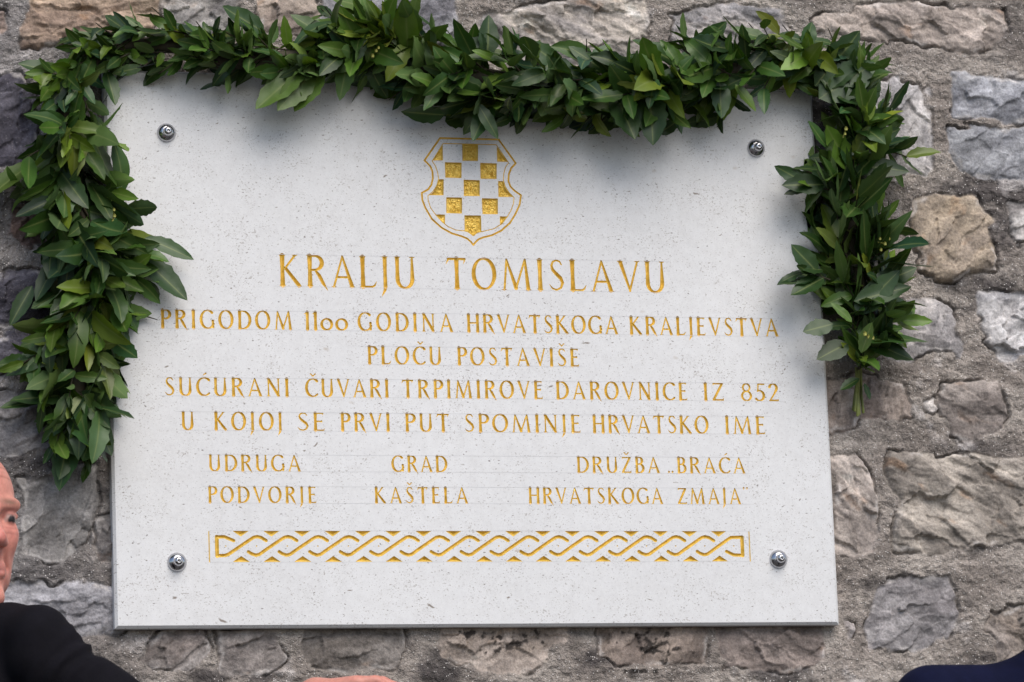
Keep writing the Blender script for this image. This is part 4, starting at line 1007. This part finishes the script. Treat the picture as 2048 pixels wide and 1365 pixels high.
def skin_cols(V, H, F_, S_, base, hair=None):
    s_, f, u = (V-H)@S_, (V-H)@F_, (V-H)@UP
    c = np.tile(np.array(base), (len(V), 1))
    def blend(mask, colr): 
        nonlocal c; mk = np.clip(mask, 0, 1)[:, None]; c = c*(1-mk)+np.array(colr)*mk
    g = lambda a, b, cc, ra, rb, rc: np.exp(-((s_-a)/ra)**2-((f-b)/rb)**2-((u-cc)/rc)**2)
    blend(.55*g(0, .11, -.03, .018, .03, .018), (.46, .13, .12))
    for q in (-1, 1):
        blend(.55*g(q*.045, .06, -.025, .022, .03, .026), (.50, .14, .115)); blend(.6*g(q*.027, .085, -.056, .004, .03, .018), (.27, .09, .07))
        blend(.95*g(q*.030, .08, .026, .022, .025, .0055), (.15, .085, .055)); blend(.45*g(q*.031, .08, .012, .020, .02, .006), (.30, .10, .085))
        blend(.5*g(q*.033, .078, .008, .018, .02, .010), (.42, .17, .14))
        for uu, am in ((-.0105, .5), (-.0185, .4), (.0165, .45)): blend(am*g(q*.034, .078, uu, .018, .03, .0016), (.24, .08, .065))  # shade of lid folds and eye bags painted into the skin colour
        eye = sst(.0140, .0120, np.sqrt((s_-q*.033)**2+(f-.0725)**2+(u-.003)**2))*sst(-.0052, -.0035, u-.0016)*sst(.0092, .0070, u)
        blend(eye, (.30, .23, .21)); ir = sst(.0076, .0060, np.hypot((s_-q*.033)-.0035, u-.0005))*np.clip(eye*1.5, 0, 1)
        blend(ir, (.010, .009, .010)); blend(.7*g(q*.034, .078, .0085, .017, .02, .0022), (.10, .045, .035))
    blend(.65*g(0, .088, -.0715, .022, .03, .0105), (.36, .10, .09)); blend(.8*g(0, .088, -.0715, .021, .03, .0018), (.08, .02, .02))
    n = fbm(V[:, 0]*70+V[:, 1]*50, V[:, 2]*70, 3, 3)[:, None]; c = c*(1+.24*n*np.array([.6, 1.0, 1.0]))
    for uu in (.062, .077, .092): blend(.55*np.exp(-((u-uu-.002*np.sin(s_*60))/.0015)**2)*(f > .03), (.25, .075, .05))  # forehead furrow shade drawn as darker colour lines, no grooves modelled
    return np.clip(c, .005, .9)
def figure(name, label, H, yaw, fine, shoulders, arms, hip, gz, coat, trous, hand=None):
    """one body mesh with its clothes and shoes as children"""
    F_ = math.cos(yaw)*(-CFH)+math.sin(yaw)*CRH; S_ = math.cos(yaw)*CRH+math.sin(yaw)*CFH
    pts = [H]+[p for p, r in shoulders]+[p for a in arms for p, r in a]+[hip]
    lo = np.min(pts, 0)-.2; hi = np.max(pts, 0)+.2; st = fine
    ax = axis(lo[0], (H[0]-.13, .010), (H[0]+.15, st), (max(hi[0], H[0]+.2), .010 if hand is None else .0045)); ay = axis(lo[1], (H[1]-.15, .010), (H[1]+.13, st), (max(hi[1], H[1]+.2), .010)); 
    if hand is not None: ay = axis(lo[1], (H[1]-.17, .005), (H[1]+.13, st), (max(hi[1], H[1]+.2), .010))
    az = axis(gz-.02, (hip[2]-.02, .014), (H[2]-.13, .008 if hand is None else .005), (H[2]+.13, st), (H[2]+.16, .01))
    fl = Field(ax, ay, az); head(fl, H, F_, S_, None)
    T0 = H-F_*.03-UP*.22
    sh = [p for p, r in shoulders]; chest = .5*(sh[0]+sh[-1])-UP*.12
    fl.cap(sh[0]-UP*.015, .035, sh[-1]-UP*.015, .035, .04); fl.cap(chest, .085, hip+UP*.05, .09, .06); fl.cap(T0, .05, chest, .075, .05)
    side = (sh[-1]-sh[0])*np.array([1, 1, 0]); side /= np.linalg.norm(side)
    FB = np.array([side[1], -side[0], 0]); FB = FB if FB@F_ > 0 else -FB
    legs = []
    for q in (-1, 1):
        a = hip+side*q*.085; k_ = np.array([a[0], a[1], gz+.48])+side*q*.02; f0 = np.array([a[0], a[1], gz+.075])+side*q*.035
        legs.append((a, k_, f0)); fl.cap(a, .075, k_, .052, .03); fl.cap(k_, .05, f0, .034, .02)
    for a in arms:
        for (p, r), (q, r2) in zip(a[:-1], a[1:]): fl.cap(p, r*.8, q, r2*.8, .02)
    if hand is not None: hand(fl)
    V, F = fl.mesh('body'); V = relax(V, F, 1, .35)
    root = empty(name, (hip[0], hip[1], gz)); tag(root, label, 'person')
    me = mesh_np('body', V, faces=F, smooth=True); set_attr(me, 'skin', skin_cols(V, H, F_, S_, (.52, .215, .165)))
    obj('body', me, M_SKIN, root)
    fl = Field(axis(lo[0], (hi[0], .0055)), axis(lo[1], (hi[1], .0055)), axis(hip[2]-.10, (chest[2], .012), (H[2]-.02, .0055)))
    for (p, r), (q, r2) in zip(shoulders[:-1], shoulders[1:]): fl.cap(p, r, q, r2, .012)
    fl.cap(chest+side*.07, .115, hip+side*.05, .125, .05); fl.cap(chest-side*.07, .115, hip-side*.05, .125, .05)
    nb = H-F_*.032-UP*.19
    fl.cap(nb+UP*.012, .074, nb-UP*.08, .09, .03)
    for a in arms:
        for (p, r), (q, r2) in zip(a[:-1], a[1:]): fl.cap(p, r, q, r2, .006)
    fl.cap(chest+UP*.06, .10, hip+UP*.04, .13, .05)
    fl.cap(nb+FB*.085+UP*.05, .046, chest+FB*.135-UP*.13, .006, .006, True)
    V, F = fl.mesh('jacket'); V = relax(V, F, 2, .5)
    for a in arms:                                           # creases across the sleeve
        p, q = np.array(a[0][0]), np.array(a[1][0]); e = q-p; L_ = np.linalg.norm(e); e /= L_; t = (V-p)@e
        rad = V-p-np.outer(t, e); rr = np.linalg.norm(rad, axis=1)
        mk = sst(-.005, .02, t)*sst(L_+.1, L_, t)*(rr < .09)
        nz = 1-2.2*np.abs(perlin(t*27+1.2*perlin(V[:, 0]*9, V[:, 2]*9, 4)+4*(V[:, 1]-p[1]), V[:, 2]*7+V[:, 1]*5, 8))
        V = V+(rad/np.maximum(rr, 1e-4)[:, None])*(mk*nz*(.0035+.0065*np.exp(-t/.09)))[:, None]
    V = V+np.array([0, -1, 0])*(.003*perlin(V[:, 0]*13, V[:, 2]*9, 12))[:, None]
    obj('jacket', mesh_np('jacket', V, faces=F, smooth=True), coat, root)
    fs = Field(axis(lo[0], (hi[0], .008)), axis(lo[1], (hi[1], .008)), axis(chest[2]-.22, (H[2]-.05, .008)))
    fs.cap(nb+UP*.035, .0665, nb-UP*.05, .074, .02); fs.cap(chest+UP*.03+FB*.012, .088, chest-UP*.12, .078, .04)
    sv, sf = fs.mesh('shirt'); obj('shirt', mesh_np('shirt', relax(sv, sf), faces=sf, smooth=True), M_SHIRT, root)
    fl = Field(axis(lo[0], (hi[0], .011)), axis(lo[1], (hi[1], .011)), axis(gz, (hip[2]+.06, .011)))
    fl.cap(hip-side*.06, .115, hip+side*.06, .115, .04)
    for a, k_, f0 in legs: fl.cap(a, .092, k_, .070, .03); fl.cap(k_, .07, f0, .062, .02)
    V, F = fl.mesh('trousers'); obj('trousers', mesh_np('trousers', relax(V, F), faces=F, smooth=True), trous, root)
    for a, k_, f0 in legs:
        fl = Field(axis(f0[0]-.3, (f0[0]+.3, .009)), axis(f0[1]-.3, (f0[1]+.3, .009)), axis(gz-.03, (gz+.16, .009)))
        g0 = np.array([f0[0], f0[1], gz+.045]); fl.cap(g0-F_*.05, .045, g0+F_*.09, .047, .02); fl.cap(g0+F_*.09, .045, g0+F_*.17-UP*.01, .034, .02); fl.cap(g0, .045, f0, .045, .02)
        fl.D = np.maximum(fl.D, (gz+.002-fl.a[2])[None, None, :].astype(np.float32))
        V, F = fl.mesh('shoe'); obj('shoe', mesh_np('shoe', relax(V, F), faces=F, smooth=True), M_SHOE, root)
    return root
M_SHIRT = mat_simple('white_cotton', (.62, .62, .64), .85, var=.05)
M_SHOE = mat_simple('black_leather', (.012, .011, .011), .35)
M_SUIT = mat_cloth('black_suit_cloth', (.0045, .004, .0062)); M_NAVY = mat_cloth('navy_cloth', (.003, .0042, .019)); M_TROUS = mat_cloth('dark_trouser_cloth', (.012, .012, .014))
t1 = 6.12
Hm = att(-75, 1055, t1)
LA = [(att(86, 1322, 5.98), .051), (att(345, 1494, 5.95), .042), (att(590, 1416, 5.93), .028)]
RA = [(att(-285, 1330, 6.25), .052), (att(-330, 1730, 6.3), .042), (att(-290, 2050, 6.2), .03)]
def man_hand(fl):
    t = 5.93; p = lambda x, y, dz=0: att(630+(x-640)*1.02, y-6, t+dz)
    fl.cap(p(590, 1414), .020, p(640, 1392), .020, .01)
    for i, (dz, tipx, tipy, r) in enumerate(((-.03, 792, 1388, .0082), (-.011, 812, 1380, .0086), (.009, 806, 1376, .0084), (.027, 782, 1380, .0074))):
        k = p(722, 1373+2*i, dz); fl.cap(p(640, 1390, dz*.5), .0135, k, .0115, .012)
        m_ = p(.5*(722+tipx)+4, 1368+2*i, dz); fl.cap(k, .0102, m_, r*1.05, .003); fl.cap(m_, r, p(tipx, tipy+6, dz), r*.85, .002)
    a, b, c = p(655, 1402, -.025), p(700, 1418, -.045), p(745, 1420, -.045); fl.cap(a, .014, b, .011, .008); fl.cap(b, .0105, c, .0085, .003)
figure('person', 'bald man in a black suit looking right past the left edge of the plaque', Hm, math.radians(34), .0020,
       [(att(-285, 1300, 6.25), .045), (att(-90, 1264, 6.13), .046), (att(20, 1271, 6.03), .044), (att(78, 1275, 5.99), .043), (att(87, 1290, 5.98), .044)], [LA, RA], att(-85, 2010, 6.15), GZ, M_SUIT, M_TROUS, man_hand)
t2 = 6.0; Hr = att(2172, 1195, t2)
figure('person', 'person in a navy jacket, only the top of a shoulder showing at bottom right', Hr, math.radians(168), .006,
       [(att(1866, 1416, 5.92), .060), (att(2010, 1392, 5.97), .044), (att(2112, 1358, t2), .056), (att(2270, 1392, 6.02), .044), (att(2420, 1416, 6.05), .060)],
       [[(att(1862, 1440, 5.92), .056), (att(1845, 1840, 5.95), .045), (att(1880, 2160, 5.9), .034)], [(att(2424, 1440, 6.05), .056), (att(2445, 1840, 6.05), .045), (att(2410, 2160, 6.0), .034)]],
       att(2140, 2060, t2), GZ, M_NAVY, M_TROUS)
